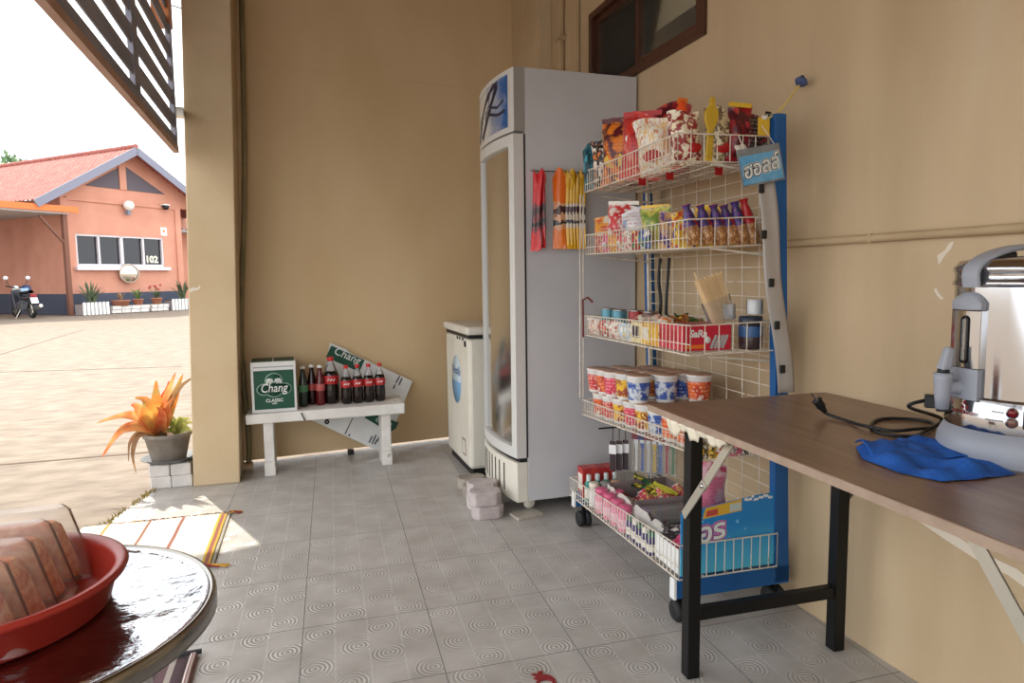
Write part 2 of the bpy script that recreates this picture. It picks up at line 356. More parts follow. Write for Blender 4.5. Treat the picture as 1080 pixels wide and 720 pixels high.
# weeds along the edge of the slab
weeds = MB(); wr = random.Random(3)
for i in range(150):
    f = wr.random(); x = -0.752 + (-0.93 + 0.752) * f; y = 4.06 + (3.3 - 4.06) * f; x += wr.uniform(-0.02, 0.012)
    h = wr.uniform(0.006, 0.022); a = wr.uniform(0, 6.28); d = wr.uniform(0.004, 0.03)
    weeds.add([(x - 0.003, y, -0.01), (x + 0.003, y + 0.003, -0.01), (x + d * math.cos(a) * .6, y + d * math.sin(a) * .6, h * .7), (x + d * math.cos(a), y + d * math.sin(a), h)], [(0, 1, 2), (0, 2, 3), (1, 3, 2)])
tag(weeds.build('weeds', noisy('dry_weeds', C(120, 112, 40), C(176, 150, 70), 40, 0.8)), 'dry weeds and grass along the edge of the tiled slab', 'weeds', kind='stuff')

# ---- louvre screen hanging outside the opening
lm = noisy('weathered_grey_wood', C(140, 142, 158), C(160, 160, 174), 10, 0.7, stretch=(1, 0.2, 3))
lr = noisy('faded_pink_wood', C(176, 140, 124), C(190, 156, 140), 8, 0.7)
t = thing('louvre_screen', 'dark slatted louvre screen above the open side of the porch', 'screen', (-0.535, 0, 1.845))
YA, YB = -0.4, 3.985
fr = MB().box(-0.012, 0.012, YB - 0.055, YB, 0.0, 1.34); fr.box(-0.012, 0.012, YA, YA + 0.06, 0.0, 1.34); fr.box(-0.006, 0.006, YA, YB, 0.0, 0.05)
fr.build('screen_frame', lm, t)
MB().box(-0.012, 0.014, YA, YB + 0.004, -0.030, 0.0).build('bottom_rail', lr, t)
for y in (3.02, 2.05, 1.0, 0.1): MB().box(-0.010, 0.010, y - 0.05, y + 0.05, 0.045, 1.34).build('stile', lm, t)
z = 0.075
while z < 1.30:
    MB().box(-0.003, 0.003, YA + 0.03, YB - 0.03, z + 0.014, z + 0.088).build('slat', lm, t); z += 0.116
MB().box(0.0, 0.05, YB - 0.03, YB + 0.06, 0.16, 0.20).build('bracket', M['zinc'], t)

# ================================================================== ACROSS THE YARD
L0 = Vector((-7.3, 26.9, 0)); HA = math.atan2(0.714, 0.70)
HX = Matrix.Translation(L0) @ Matrix.Rotation(HA, 4, 'Z')     # x along the front, y behind it
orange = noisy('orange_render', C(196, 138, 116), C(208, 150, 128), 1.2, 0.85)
orange_shaded = noisy('orange_render_shaded', C(180, 122, 102), C(190, 132, 110), 1.2, 0.85)  # darker copy of the house render, carport shade put into its colour
dado_m = mat('slate_blue_dado', C(70, 76, 92), 0.8)
barge_m = mat('grey_blue_barge_board', C(128, 130, 146), 0.7)
house = thing('house', 'orange house with tiled gable roof across the yard', 'house', L0, HA)
wl = MB()
for a, b, c, d in ((0, 4.6, 0, 1.66), (0, 0.44, 1.66, 2.80), (3.82, 4.6, 1.66, 2.80), (0, 4.6, 2.80, 4.0)): wl.box(a, b, 0, 0.2, c, d)
wl.box(0, 0.2, 0.2, 9, 0, 4.0); wl.box(4.4, 4.6, 0.2, 9, 0, 4.0); wl.box(4.6, 7.5, 1.6, 1.8, 0, 4.3)
XF = Matrix(((1, 0, 0, 0), (0, 0, -1, 0), (0, 1, 0, 0), (0, 0, 0, 1)))
wl.poly([(-0.5, 4.0), (6.0, 4.0), (2.7, 5.98)], -0.2, 0.0, XF)
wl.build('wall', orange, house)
pl_ = MB()
for a, b in ((-0.02, 0.22), (4.38, 4.62)): pl_.box(a, b, -0.06, 0.0, 0.72, 4.0)
pl_.box(0.2, 4.4, -0.05, 0.0, 3.94, 4.06); pl_.box(2.16, 2.42, -0.06, 0.0, 4.5, 5.6)
pl_.build('pilaster', orange, house)
MB().box(-0.03, 4.63, -0.04, 0.0, 0, 0.72).build('dado', dado_m, house)
MB().box(-0.04, -0.0, 0.0, 9, 0, 0.72).build('dado', dado_m, house)
gm = mat('dark_gable_louvre', C(92, 84, 92), 0.7)
MB().poly([(0.9, 4.5), (2.14, 4.5), (2.14, 5.26)], 0.0, 0.03, XF).build('gable_vent', gm, house)
MB().poly([(2.44, 4.5), (4.0, 4.5), (2.44, 5.36)], 0.0, 0.03, XF).build('gable_vent', gm, house)
# roof slopes with rolled tiles
tile_m = noisy('red_clay_roof', C(140, 78, 70), C(168, 106, 96), 5, 0.8, stretch=(0.6, 3, 1), c3=C(190, 140, 128), t3=0.72)
def slope(sx, ex):
    ax, az = 2.49, 6.0
    def f(u, v):
        y = -0.62 + v * 9.4; x = ax + (ex - ax) * u; k = u * 16
        z = az - 0.615 * abs(x - ax) - 0.05 * (k - math.floor(k)) + 0.035 * abs(math.sin(v * 9.4 * PI / 0.24))
        return Vector((x, y, z))
    return MB().grid(f, 64, 156, False)
slope(-1, -1.12).build('roof_slope', tile_m, house); slope(1, 6.1).build('roof_slope', tile_m, house)
MB().tube([(2.49, -0.64, 6.04), (2.49, 8.8, 6.04)], 0.09, 8).build('ridge_cap', tile_m, house)
bb = MB()
bb.bar((2.49, -0.66, 5.88), (-1.12, -0.66, 3.66), 0.05, 0.26); bb.bar((2.49, -0.66, 5.88), (6.1, -0.66, 3.66), 0.05, 0.26)
bb.build('barge_board', barge_m, house)
# front window
wfm = mat('white_window_frame', C(214, 208, 212), 0.5)
fw = MB(); fw.box(0.44, 3.82, 0.02, 0.12, 1.66, 1.76); fw.box(0.44, 3.82, 0.02, 0.12, 2.74, 2.80)
for a, b in ((0.44, 0.50), (1.23, 1.30), (2.07, 2.18), (2.95, 3.02), (3.76, 3.82)): fw.box(a, b, 0.02, 0.12, 1.72, 2.78)
fwo = fw.build('window', wfm, house)
MB().box(0.44, 3.82, 0.12, 0.14, 1.68, 2.8).build('pane', mat('house_glass', C(24, 22, 28), 0.05, spec=0.6), fwo)
MB().box(0.34, 3.98, -0.16, 0.02, 1.54, 1.66).build('sill', wfm, house)
text('102', 0.36, mat('number_white', C(238, 232, 206), 0.6), house, Matrix.Translation((3.36, 0.112, 1.95)) @ Matrix.Rotation(PI / 2, 4, 'X'), 'house_number', 0.006, bold=0.012)
MB().box(5.2, 5.55, 1.58, 1.6, 2.0, 2.6).build('window', mat('side_window', C(120, 104, 96), 0.3), house)
sr = MB()
for k in range(14): sr.box(4.65 + k * 0.2, 4.75 + k * 0.2, 0.4, 1.7, 3.2, 3.26)
sr.box(4.6, 7.5, 0.4, 1.7, 3.12, 3.2); sr.build('lean_to_roof', mat('zinc_sheet', C(170, 166, 168), 0.5), house)
# carport
cp = thing('carport', 'flat carport roof with orange fascia against the house', 'carport', L0, HA)
MB().box(-6.5, 0.24, -0.62, -0.5, 3.46, 3.66).build('fascia', mat('bright_orange_fascia', C(232, 120, 60), 0.6), cp)
cr = MB()
for k in range(38): cr.box(-6.4, 0.0, -0.5 + k * 0.15, -0.42 + k * 0.15, 3.40, 3.44)
cr.box(-6.4, 0.0, -0.5, 5.5, 3.44, 3.47); cr.build('roof_sheet', mat('zinc_carport_sheet', C(196, 190, 188), 0.5), cp)
pb = mat('brown_post', C(120, 78, 62), 0.7)
MB().box(-0.20, -0.06, -0.46, -0.32, 0, 3.4).build('post', pb, cp)
MB().bar((-0.14, -0.4, 2.4), (-0.9, -0.4, 3.3), 0.08, 0.08).build('brace', pb, cp)
MB().box(-6.3, -6.16, -0.46, -0.32, 0, 3.4).build('post', pb, cp)
struct(MB().box(-7.5, 0.0, 6.0, 6.2, 0, 3.44, HX).build('wall_carport', orange_shaded), 'shaded wall at the back of the carport')
struct(MB().box(-7.5, 0.0, 5.96, 6.0, 0, 0.72, HX).build('baseboard_carport', dado_m), 'slate blue foot of the carport wall')
# globe lamp, floodlight, notice, convex mirror on the front
def hp(s, d, z): return HX @ Vector((s, d, z))
t = thing('wall_lamp', 'white globe lamp on the orange front wall', 'lamp', hp(2.35, -0.06, 3.86), HA)
MB().lathe([(0.0, -0.19), (0.1, -0.16), (0.17, -0.08), (0.19, 0), (0.17, 0.09), (0.1, 0.16), (0, 0.18)], 16, (0, -0.14, 0.06)).build('lamp_shade', mat('milky_globe', C(236, 232, 226), 0.3), t)
MB().box(-0.06, 0.06, -0.16, 0.0, -0.28, -0.12).build('lamp_base', barge_m, t)
t = thing('security_camera', 'small round camera under the gable of the orange house', 'camera', hp(3.9, -0.05, 4.0), HA)
MB().lathe([(0, -0.12), (0.08, -0.1), (0.12, -0.02), (0.12, 0.05), (0, 0.06)], 12, (0, -0.12, 0)).build('camera_dome', M['black'], t)
MB().box(-0.13, 0.13, -0.2, 0.0, 0.06, 0.1).build('mount', M['white'], t)
t = thing('notice_plate', 'small white plate beside the window of the orange house', 'plate', hp(3.86, 0.0, 3.05), HA)
MB().box(-0.13, 0.13, -0.025, 0.0, -0.16, 0.16).build('plate', M['white'], t)
MB().lathe([(0, -0.001), (0.06, -0.001), (0.06, 0.004), (0, 0.004)], 14, X=Matrix.Translation((0, -0.027, 0.02)) @ Matrix.Rotation(PI / 2, 4, 'X')).build('emblem', mat('orange_emblem', C(226, 150, 110), 0.5), t)
t = thing('traffic_mirror', 'round convex mirror under the window of the orange house', 'mirror', hp(2.2, -0.2, 1.42), HA - R(10))
XM = Matrix.Rotation(PI / 2, 4, 'X')
MB().lathe([(0.30, -0.03), (0.345, -0.03), (0.355, 0.0), (0.345, 0.03), (0.31, 0.03)], 32, X=XM).build('mirror_rim', mat('mirror_rim', C(196, 178, 160), 0.5), t)
MB().lathe([(0.0, 0.09), (0.1, 0.082), (0.2, 0.06), (0.315, 0.0)], 32, X=XM).build('mirror_glass', mat('mirror_glass', C(236, 232, 226), 0.03, 1.0), t)
MB().lathe([(0.0, -0.05), (0.2, -0.045), (0.32, -0.02)], 32, X=XM).build('mirror_back', barge_m, t)
MB().bar((0, 0.05, -0.03), (0, 0.2, -0.12), 0.05, 0.05).build('mirror_arm', barge_m, t)
# planters in front of the house
soil = mat('dry_soil', C(88, 62, 46), 0.95); terra = noisy('terracotta', C(164, 106, 82), C(178, 120, 96), 8, 0.8)
leafm = noisy('planter_leaf_green', C(84, 112, 58), C(130, 146, 92), 8, 0.6); leafd = noisy('snake_plant_green', C(70, 88, 62), C(108, 116, 88), 8, 0.6)
def blades(mb, n, h, spread, wd, seed, droop=0.2, base=0.05):
    q = random.Random(seed)
    for i in range(n):
        a = q.uniform(0, 6.28); r = q.uniform(0, base); hh = h * q.uniform(0.55, 1.0); sp_ = spread * q.uniform(0.2, 1.0)
        dx, dy = math.cos(a), math.sin(a); prev = None; vs = []
        K = 5
        for k in range(K + 1):
            f = k / K; x = r * dx + dx * sp_ * f ** 1.6; y = r * dy + dy * sp_ * f ** 1.6; zz = hh * (f - droop * f * f * f)
            ww = wd * (1 - f) ** 0.6 * (0.5 + f) + 0.0005
            vs += [(x - dy * ww, y + dx * ww, zz), (x + dy * ww, y - dx * ww, zz + ww * 0.15)]
        mb.add(vs, [(2 * k, 2 * k + 1, 2 * k + 3, 2 * k + 2) for k in range(K)], True)
    return mb
def picket_box(s0, s1, label, plant_label, seed):
    t = thing('picket_planter', label, 'planter', hp((s0 + s1) / 2, -0.75, 0), HA); w2 = (s1 - s0) / 2
    MB().box(-w2 + 0.04, w2 - 0.04, -0.2, 0.26, 0.0, 0.36).build('box', mat('planter_box', C(150, 140, 140), 0.8), t)
    MB().box(-w2 + 0.06, w2 - 0.06, -0.18, 0.24, 0.36, 0.385).build('soil', soil, t)
    n = int((s1 - s0) / 0.13)
    for k in range(n):
        x = -w2 + (k + 0.5) * (s1 - s0) / n; MB().box(x - 0.045, x + 0.045, -0.24, -0.20, 0.0, 0.43).build('picket', M['white'], t)
    p = thing('potted_plant', plant_label, 'plant', hp((s0 + s1) / 2, -0.72, 0.385), HA)
    blades(MB(), 24, 0.95, 0.5, 0.045, seed, 0.15, 0.16).build('leaves', leafd, p); MB().lathe([(0.06, 0), (0.03, 0.08)], 8).build('stem', leafm, p)
picket_box(-0.08, 0.86, 'white picket planter box nearest the motorcycle', 'stiff grey green plant in the planter nearest the motorcycle', 5)
picket_box(3.3, 4.7, 'white picket planter box beside the porch column', 'leafy plant in the planter beside the porch column', 9)
brick_w = noisy('white_brick', C(206, 200, 196), C(222, 218, 214), 5, 0.85, c3=C(150, 140, 134), t3=0.7)
def brick_row(s0, s1, label):
    t = thing('brick_ledge', label, 'bricks', hp((s0 + s1) / 2, -0.7, 0), HA); n = max(3, int((s1 - s0) / 0.32)); w_ = (s1 - s0) / n
    for k in range(n):
        for j_ in range(2):
            x = -(s1 - s0) / 2 + k * w_ + (0.03 if j_ else 0); MB().box(x + 0.012, x + w_ - 0.012, -0.2, 0.2, j_ * 0.13 + 0.005, j_ * 0.13 + 0.125).build('brick', brick_w, t, 0.01)
brick_row(0.98, 2.42, 'low ledge of white bricks under the brown bowl pots'); brick_row(2.5, 3.22, 'low ledge of white bricks under the red flowers')
def pot_plant(s, r, h, label, plabel, leaf, seed, hh, bowl=False, flowers=None):
    t = thing('flower_pot', label, 'pot', hp(s, -0.7, 0.255), HA)
    MB().lathe([(0, 0), (r * (0.75 if not bowl else 0.8), 0), (r, h * 0.85), (r * 1.08, h * 0.86), (r * 1.08, h), (r * 0.9, h), (r * 0.88, h * 0.85), (0, h * 0.85)], 18).build('pot_body', terra, t)
    p = thing('potted_plant', plabel, 'plant', hp(s, -0.7, 0.255 + h * 0.85), HA)
    blades(MB(), 20, hh * 1.3, hh * 0.8, 0.035, seed, 0.3, 0.06).build('leaves', leaf, p)
    if flowers:
        q = random.Random(seed)
        for k in range(7):
            x, y, z_ = q.uniform(-.32, .32), q.uniform(-.12, .12), q.uniform(.28, .5)
            MB().lathe([(0, 0), (0.045, 0.02), (0.06, 0.05), (0.03, 0.06), (0, 0.04)], 7, (x, y, z_)).build('flower', flowers, p)
            MB().tube([(0, 0, 0), (x * .6, y * .6, z_ * .6), (x, y, z_)], 0.008, 5).build('flower_stalk', leafm, p)
pot_plant(1.45, 0.30, 0.2, 'wide brown bowl pot on the white brick ledge', 'dry twiggy plant in the wide brown bowl pot', noisy('dry_twig', C(150, 120, 96), C(170, 140, 112), 5, 0.8), 21, 0.34, True)
pot_plant(2.12, 0.18, 0.22, 'small terracotta pot on the white brick ledge', 'green strap leaved plant in the small terracotta pot', leafm, 22, 0.48)
pot_plant(2.88, 0.19, 0.24, 'terracotta pot under the red flowers', 'plant with red flowers on the short white brick ledge', leafd, 23, 0.32, False, mat('red_flower', C(196, 60, 74), 0.6))
# motorcycle
mx = thing('motorcycle', 'dark motorcycle parked by the carport of the orange house', 'motorcycle', (-8.15, 25.55, 0), R(128))
def wheel(x):
    k = MB(); XW = Matrix.Translation((x, 0, 0.28)) @ Matrix.Rotation(PI / 2, 4, 'X')
    k.lathe([(0.20, -0.045), (0.26, -0.05), (0.285, 0), (0.26, 0.05), (0.20, 0.045), (0.2, -0.045)], 24, X=XW); o = k.build('wheel', M['black'], mx)
    h = MB()
    for a in range(6): h.bar((x, 0, 0.28), (x + 0.2 * math.cos(a * PI / 3), 0, 0.28 + 0.2 * math.sin(a * PI / 3)), 0.02, 0.03, (0, 1, 0))
    h.build('spokes', M['zinc'], o)
wheel(0.6); wheel(-0.6)
gr = mat('dark_bike_plastic', C(40, 40, 48), 0.3); rd = mat('bike_red', C(150, 30, 34), 0.35)
MB().grid(lambda u, v: Vector((-0.75 + 1.0 * u, 0.13 * math.cos(v * 2 * PI) * math.sin(PI * min(1, u + .12)) ** .5, 0.66 + 0.12 * u * (u - 1) + 0.09 * math.sin(v * 2 * PI))), 14, 12).build('tail_fairing', gr, mx)
MB().grid(lambda u, v: Vector((-0.62 + 0.75 * u, 0.13 * math.cos(v * 2 * PI) * math.sin(PI * (0.08 + .84 * u)) ** .4, 0.79 + 0.05 * math.sin(v * 2 * PI) + .05 * (1 - u))), 12, 12).build('seat', M['black'], mx)
MB().hexa([(0.2, -0.16, 0.3), (0.42, -0.2, 0.3), (0.42, 0.2, 0.3), (0.2, 0.16, 0.3), (0.34, -0.2, 0.9), (0.52, -0.14, 0.9), (0.52, 0.14, 0.9), (0.34, 0.2, 0.9)]).build('leg_shield', gr, mx, 0.03)
MB().box(-0.15, 0.25, -0.12, 0.12, 0.24, 0.5).build('engine', mat('engine_grey', C(90, 90, 92), 0.5, 0.6), mx, 0.03)
MB().bar((0.42, 0, 0.95), (0.62, 0, 0.28), 0.1, 0.05).build('fork', M['zinc'], mx)
MB().tube([(0.30, -0.34, 1.02), (0.40, -0.2, 1.0), (0.44, 0, 0.96), (0.40, 0.2, 1.0), (0.30, 0.34, 1.02)], 0.022, 8).build('handlebar', M['black'], mx)
MB().lathe([(0, 0.06), (0.08, 0.05), (0.1, 0), (0.08, -0.08), (0, -0.1)], 14, X=Matrix.Translation((0.5, 0, 0.94)) @ Matrix.Rotation(PI / 2, 4, 'Y')).build('headlamp', M['white'], mx)
for s_ in (-1, 1):
    m_ = MB().tube([(0.38, 0.22 * s_, 1.0), (0.36, 0.30 * s_, 1.22)], 0.01, 6).build('mirror_stalk', M['black'], mx)
    MB().lathe([(0, -0.02), (0.06, -0.015), (0.07, 0.0), (0, 0.012)], 14, X=Matrix.Translation((0.35, 0.31 * s_, 1.28)) @ Matrix.Rotation(-PI / 2, 4, 'Y')).build('mirror', mat('bike_mirror', C(235, 235, 235), 0.2), m_)
MB().bar((-0.78, 0, 0.66), (-0.86, 0, 0.48), 0.2, 0.02, (1, 0, 0)).build('number_plate', M['white'], mx)
MB().box(-0.82, -0.72, -0.09, 0.09, 0.68, 0.76).build('tail_lamp', rd, mx, 0.02)
MB().tube([(0.1, -0.18, 0.24), (-0.3, -0.2, 0.28), (-0.75, -0.2, 0.4)], [0.03, 0.05, 0.055], 10).build('exhaust', M['zinc'], mx)
MB().tube([(-0.1, 0.14, 0.26), (-0.16, 0.3, 0.0)], 0.014, 6).build('stand', M['zinc'], mx)
t = thing('helmet', 'blue motorcycle helmet hung on the parked motorcycle', 'helmet', (-8.02, 25.46, 0.9))
MB().lathe([(0, 0.16), (0.08, 0.145), (0.135, 0.08), (0.145, 0.0), (0.13, -0.08), (0.11, -0.11), (0.09, -0.1), (0, 0.0)], 18).build('helmet_shell', mat('helmet_blue', C(30, 50, 90), 0.2), t)
MB().lathe([(0.148, 0.05), (0.155, 0.0), (0.148, -0.05)], 10, a0=3.4, a1=5.4).build('visor', mat('helmet_visor', C(160, 190, 220), 0.1), t)
# tree beyond the house, power line
t = thing('tree', 'green tree top behind the tiled roof', 'tree', (-22.5, 62, 0))
tr = random.Random(11); tb = MB()
for i in range(900):
    a = tr.uniform(0, 6.28); r_ = 4.2 * tr.random() ** 0.6; p = Vector((r_ * math.cos(a), r_ * math.sin(a), 9.2 + tr.uniform(-2.4, 2.2) * (1 - (r_ / 4.6) ** 2) ** .5))
    n1 = Vector((tr.uniform(-1, 1), tr.uniform(-1, 1), tr.uniform(-1, 1))).normalized(); n2 = n1.orthogonal().normalized(); q = tr.uniform(0.2, 0.42)
    tb.add([p - n1 * q, p + n2 * q * .5, p + n1 * q, p - n2 * q * .5], [(0, 1, 2, 3)])
tb.build('foliage', noisy('tree_green', C(70, 100, 66), C(120, 146, 104), 1, 0.8), t)
MB().tube([(0, 0, 0), (0.2, 0, 4), (0, 0, 9)], [0.4, 0.3, 0.15], 8).build('trunk', pb, t)
tag(MB().tube([Vector((-22 + 20 * f, 30, 16.6 - 5.2 * f - 5 * f * (1 - f) * 0.3)) for f in [i / 20 for i in range(21)]], 0.025, 6).build('power_line', M['black']), 'thin dark power line across the sky', 'cable')

# ================================================================== FRIDGE, COOLER, BENCH
def bulge(y, d=0.034):   # the doors curve out towards the room
    f = (y - 3.251) / 0.28; return -d * (1 - f * f)
fr = thing('drinks_fridge', 'tall white glass door drinks fridge with curved front against the wall', 'fridge', (0, 0, 0))
FX, FY0, FY1 = 1.05, 2.971, 3.531
b = MB(); b.box(FX, 1.622, FY0, FY0 + 0.03, 0.07, 2.09); b.box(FX, 1.622, FY1 - 0.03, FY1, 0.07, 2.09)
b.box(FX, 1.622, FY0 + 0.03, FY1 - 0.03, 2.05, 2.09); b.box(1.59, 1.622, FY0 + 0.03, FY1 - 0.03, 0.07, 2.05); b.box(FX, 1.59, FY0 + 0.03, FY1 - 0.03, 0.07, 0.28)
b.box(FX, 1.59, FY0 + 0.03, FY1 - 0.03, 1.80, 2.05)
b.build('cabinet', M['fridge'], fr, 0.003)
b = MB(); b.box(1.56, 1.588, FY0 + 0.032, FY1 - 0.032, 0.29, 1.79); b.build('liner', mat('fridge_liner', C(168, 166, 152), 0.6), fr)
for z in (0.52, 0.78, 1.05, 1.32, 1.56):
    s_ = MB(); s_.tube([(1.085, FY0 + 0.035, z), (1.085, FY1 - 0.035, z)], 0.004); s_.tube([(1.55, FY0 + 0.035, z), (1.55, FY1 - 0.035, z)], 0.004)
    for k in range(14): y = FY0 + 0.05 + k * 0.0352; s_.tube([(1.085, y, z), (1.55, y, z)], 0.002, 5)
    s_.build('wire_shelf', M['zinc'], fr)
def curved(name, z0_, z1_, m, x_in, off, ya, yb, par, n=16, bev=0.0):
    p = [(x_in, yb), (x_in, ya)] + [(FX - 0.055 + off + bulge(ya + (yb - ya) * k / n), ya + (yb - ya) * k / n) for k in range(n + 1)]
    return MB().poly(p, z0_, z1_).build(name, m, par, bev)
hd = curved('header', 1.805, 2.088, M['alu'], FX, 0.0, FY0, FY1, fr, bev=0.003)
curved('header_side', 1.805, 2.089, M['grey_strip'], FX - 0.0, 0.004, FY0 - 0.002, FY0 + 0.01, fr)
# lit picture on the header: pale blue sky with a dark tree-like spray
sky_m = bpy.data.materials.new('header_print'); sky_m.use_nodes = True
nt = sky_m.node_tree; N = nt.nodes; Lk = nt.links; bs = N['Principled BSDF']
tc = N.new('ShaderNodeTexCoord'); sp = N.new('ShaderNodeSeparateXYZ'); Lk.new(tc.outputs['Object'], sp.inputs[0])
mr = N.new('ShaderNodeMapRange'); mr.inputs[1].default_value = 3.45; mr.inputs[2].default_value = 3.02; Lk.new(sp.outputs[1], mr.inputs[0])
vr = N.new('ShaderNodeValToRGB'); vr.color_ramp.elements[0].color = C(214, 212, 206); vr.color_ramp.elements[1].color = C(44, 92, 156)
vr.color_ramp.elements[0].position = 0.35
ns = N.new('ShaderNodeTexNoise'); ns.inputs['Scale'].default_value = 9; Lk.new(tc.outputs['Object'], ns.inputs['Vector'])
ad = math_n(nt, 'ADD', mr.outputs[0], math_n(nt, 'MULTIPLY_ADD', ns.outputs['Fac'], 0.7, -0.35)); Lk.new(ad, vr.inputs[0]); Lk.new(vr.outputs[0], bs.inputs['Base Color']); bs.inputs['Roughness'].default_value = 0.25
def on_front(y, z, d=0.0): return Vector((FX - 0.055 + bulge(y) - d, y, z))
MB().grid(lambda u, v: on_front(3.50 - 0.485 * u, 1.83 + 0.235 * v, 0.0016), 18, 2).build('header_picture', sky_m, fr)
ink = mat('dark_blue_ink', C(26, 36, 64), 0.4)
sb = MB(); q = random.Random(4)
def stroke(pts, w):
    pts = [on_front(y, z, 0.003) for y, z in pts]
    for a, c in zip(pts[:-1], pts[1:]):
        d = (c - a).normalized(); s_ = Vector((-1, 0, 0)).cross(d) * w; sb.add([a - s_, a + s_, c + s_, c - s_], [(0, 1, 2, 3)])
stroke([(3.46, 1.835), (3.38, 1.93), (3.29, 2.0), (3.20, 2.04), (3.12, 2.05)], 0.012); stroke([(3.36, 1.84), (3.28, 1.90), (3.20, 1.97), (3.12, 2.04)], 0.016)
stroke([(3.20, 1.96), (3.12, 1.94), (3.05, 1.96)], 0.006); stroke([(3.22, 1.93), (3.12, 1.905), (3.04, 1.91)], 0.007)
for k in range(26):
    y = q.uniform(3.12, 3.44); z = 2.05 - (y - 3.12) * 0.55 + q.uniform(-0.03, 0.03); stroke([(y, z), (y + q.uniform(-.05, .05), z + q.uniform(-.05, .05))], 0.003)
sb.build('picture_spray', ink, fr)
# glass door
dr = MB(); NN = 16
def arc(ya, yb, za, zb, t0=0.0, t1=0.05):
    p = [(FX - 0.055 + t1 + bulge(yb), yb)] + [(FX - 0.055 + t1 + bulge(yb + (ya - yb) * k / NN), yb + (ya - yb) * k / NN) for k in range(1, NN + 1)] + [(FX - 0.055 + t0 + bulge(ya + (yb - ya) * k / NN), ya + (yb - ya) * k / NN) for k in range(NN + 1)]
    dr.poly(p, za, zb)
arc(FY0, FY0 + 0.045, 0.285, 1.795); arc(FY1 - 0.045, FY1, 0.285, 1.795); arc(FY0 + 0.045, FY1 - 0.045, 0.285, 0.335); arc(FY0 + 0.045, FY1 - 0.045, 1.745, 1.795)
door = dr.build('door', M['alu'], fr)
MB().grid(lambda u, v: on_front(FY0 + 0.045 + 0.47 * u, 0.335 + 1.41 * v, -0.018), 14, 1).build('door_glass', M['glass'], door)
MB().box(FX - 0.007, FX + 0.002, FY0 - 0.001, FY0 + 0.004, 0.285, 1.795).build('door_seal', M['black'], door)
# lower grille with upright slots
gp = curved('grille_panel', 0.068, 0.262, M['cream'], FX, 0.0, FY0, FY1, fr, bev=0.004)
curved('grille_recess', 0.262, 0.285, M['black'], FX, 0.02, FY0 + 0.01, FY1 - 0.01, fr)
for k in range(7):
    y = FY0 + 0.13 + k * 0.058; c_ = on_front(y, 0.0, 0.0008)
    MB().box(c_.x - 0.001, c_.x + 0.01, y - 0.006, y + 0.006, 0.10, 0.235).build('grille_slot', M['black'], fr)
for (x, y) in ((1.075, 3.03), (1.55, 3.03), (1.075, 3.47), (1.55, 3.47)):
    MB().lathe([(0.0, -0.012), (0.026, -0.012), (0.03, 0), (0.026, 0.012), (0, 0.012)], 16, X=Matrix.Translation((x, y, 0.044)) @ Matrix.Rotation(PI / 2, 4, 'X')).build('caster', M['cream'], fr)
# timber and paving blocks around its feet
wd = noisy('weathered_board', C(170, 162, 148), C(196, 190, 178), 12, 0.8, stretch=(1, 6, 1))
t = thing('foot_board', 'grey timber board under the near feet of the drinks fridge', 'board', (1.04, 2.985, 0), R(0))
MB().poly([(-0.06, -0.07), (0.075, -0.035), (0.06, 0.05), (-0.075, 0.02)], 0.0, 0.0135).build('board', wd, t, 0.002)
pv = noisy('pink_grey_paving', C(170, 160, 158), C(198, 186, 184), 14, 0.9, 0.5, c3=C(116, 108, 104), t3=0.72)
def paver(loc, rz, label, h=0.066, m=pv):
    t = thing('paving_block', label, 'paving block', loc, rz)
    o_ = [(-0.125, -0.05), (-0.10, -0.075), (-0.045, -0.075), (-0.02, -0.052), (0.02, -0.052), (0.045, -0.075), (0.10, -0.075), (0.125, -0.05), (0.125, 0.05), (0.10, 0.075), (0.045, 0.075), (0.02, 0.052), (-0.02, 0.052), (-0.045, 0.075), (-0.10, 0.075), (-0.125, 0.05)]
    MB().poly(o_, 0, h).build('block', m, t, 0.006)
paver((0.868, 3.105, 0.0), R(85), 'lower pinkish paving block in front of the fridge grille')
paver((0.862, 3.10, 0.0665), R(80), 'upper pinkish paving block in front of the fridge grille')
paver((0.90, 3.42, 0.0), R(88), 'dusty grey paving block beside the chest cooler', 0.062, noisy('grey_paving', C(140, 130, 120), C(166, 156, 146), 14, 0.9, 0.4))
# chest cooler
co = thing('chest_cooler', 'white chest cooler with blue round logo behind the drinks fridge', 'cooler', (0.945, 3.66, 0))
MB().box(0, 0.6, 0, 0.58, 0.045, 0.80).build('cabinet', M['cream'], co, 0.02)
MB().box(0.02, 0.58, 0.02, 0.56, 0.0, 0.05).build('base', M['black'], co)
MB().box(-0.012, 0.61, -0.006, 0.60, 0.82, 0.868).build('lid', M['cream'], co, 0.014)
MB().box(0.004, 0.6, 0.006, 0.575, 0.80, 0.82).build('lid_seal', M['black'], co)
def onx(x, y, z): return Matrix(((0, 0, -1, x), (-1, 0, 0, y), (0, 1, 0, z), (0, 0, 0, 1)))   # faces -X, text runs towards -Y
MB().lathe([(0, 0), (0.115, 0), (0.115, 0.0015), (0, 0.0015)], 28, X=onx(-0.0005, 0.30, 0.53) @ Matrix.Diagonal((1, 1.28, 1, 1))).build('logo_disc', mat('pale_logo', C(190, 206, 216), 0.5), co)
MB().lathe([(0, 0), (0.11, 0), (0.11, 0.003), (0, 0.003)], 20, X=onx(-0.0005, 0.30, 0.52) @ Matrix.Diagonal((1, 1.2, 1, 1)), a0=PI * 1.0, a1=PI * 2).build('logo_swash', mat('logo_blue', C(118, 164, 200), 0.5), co)
text('Nestlé', 0.075, mat('logo_dark_blue', C(70, 96, 130), 0.5), co, onx(-0.002, 0.30, 0.585), 'lettering', 0.001, bold=0.001)
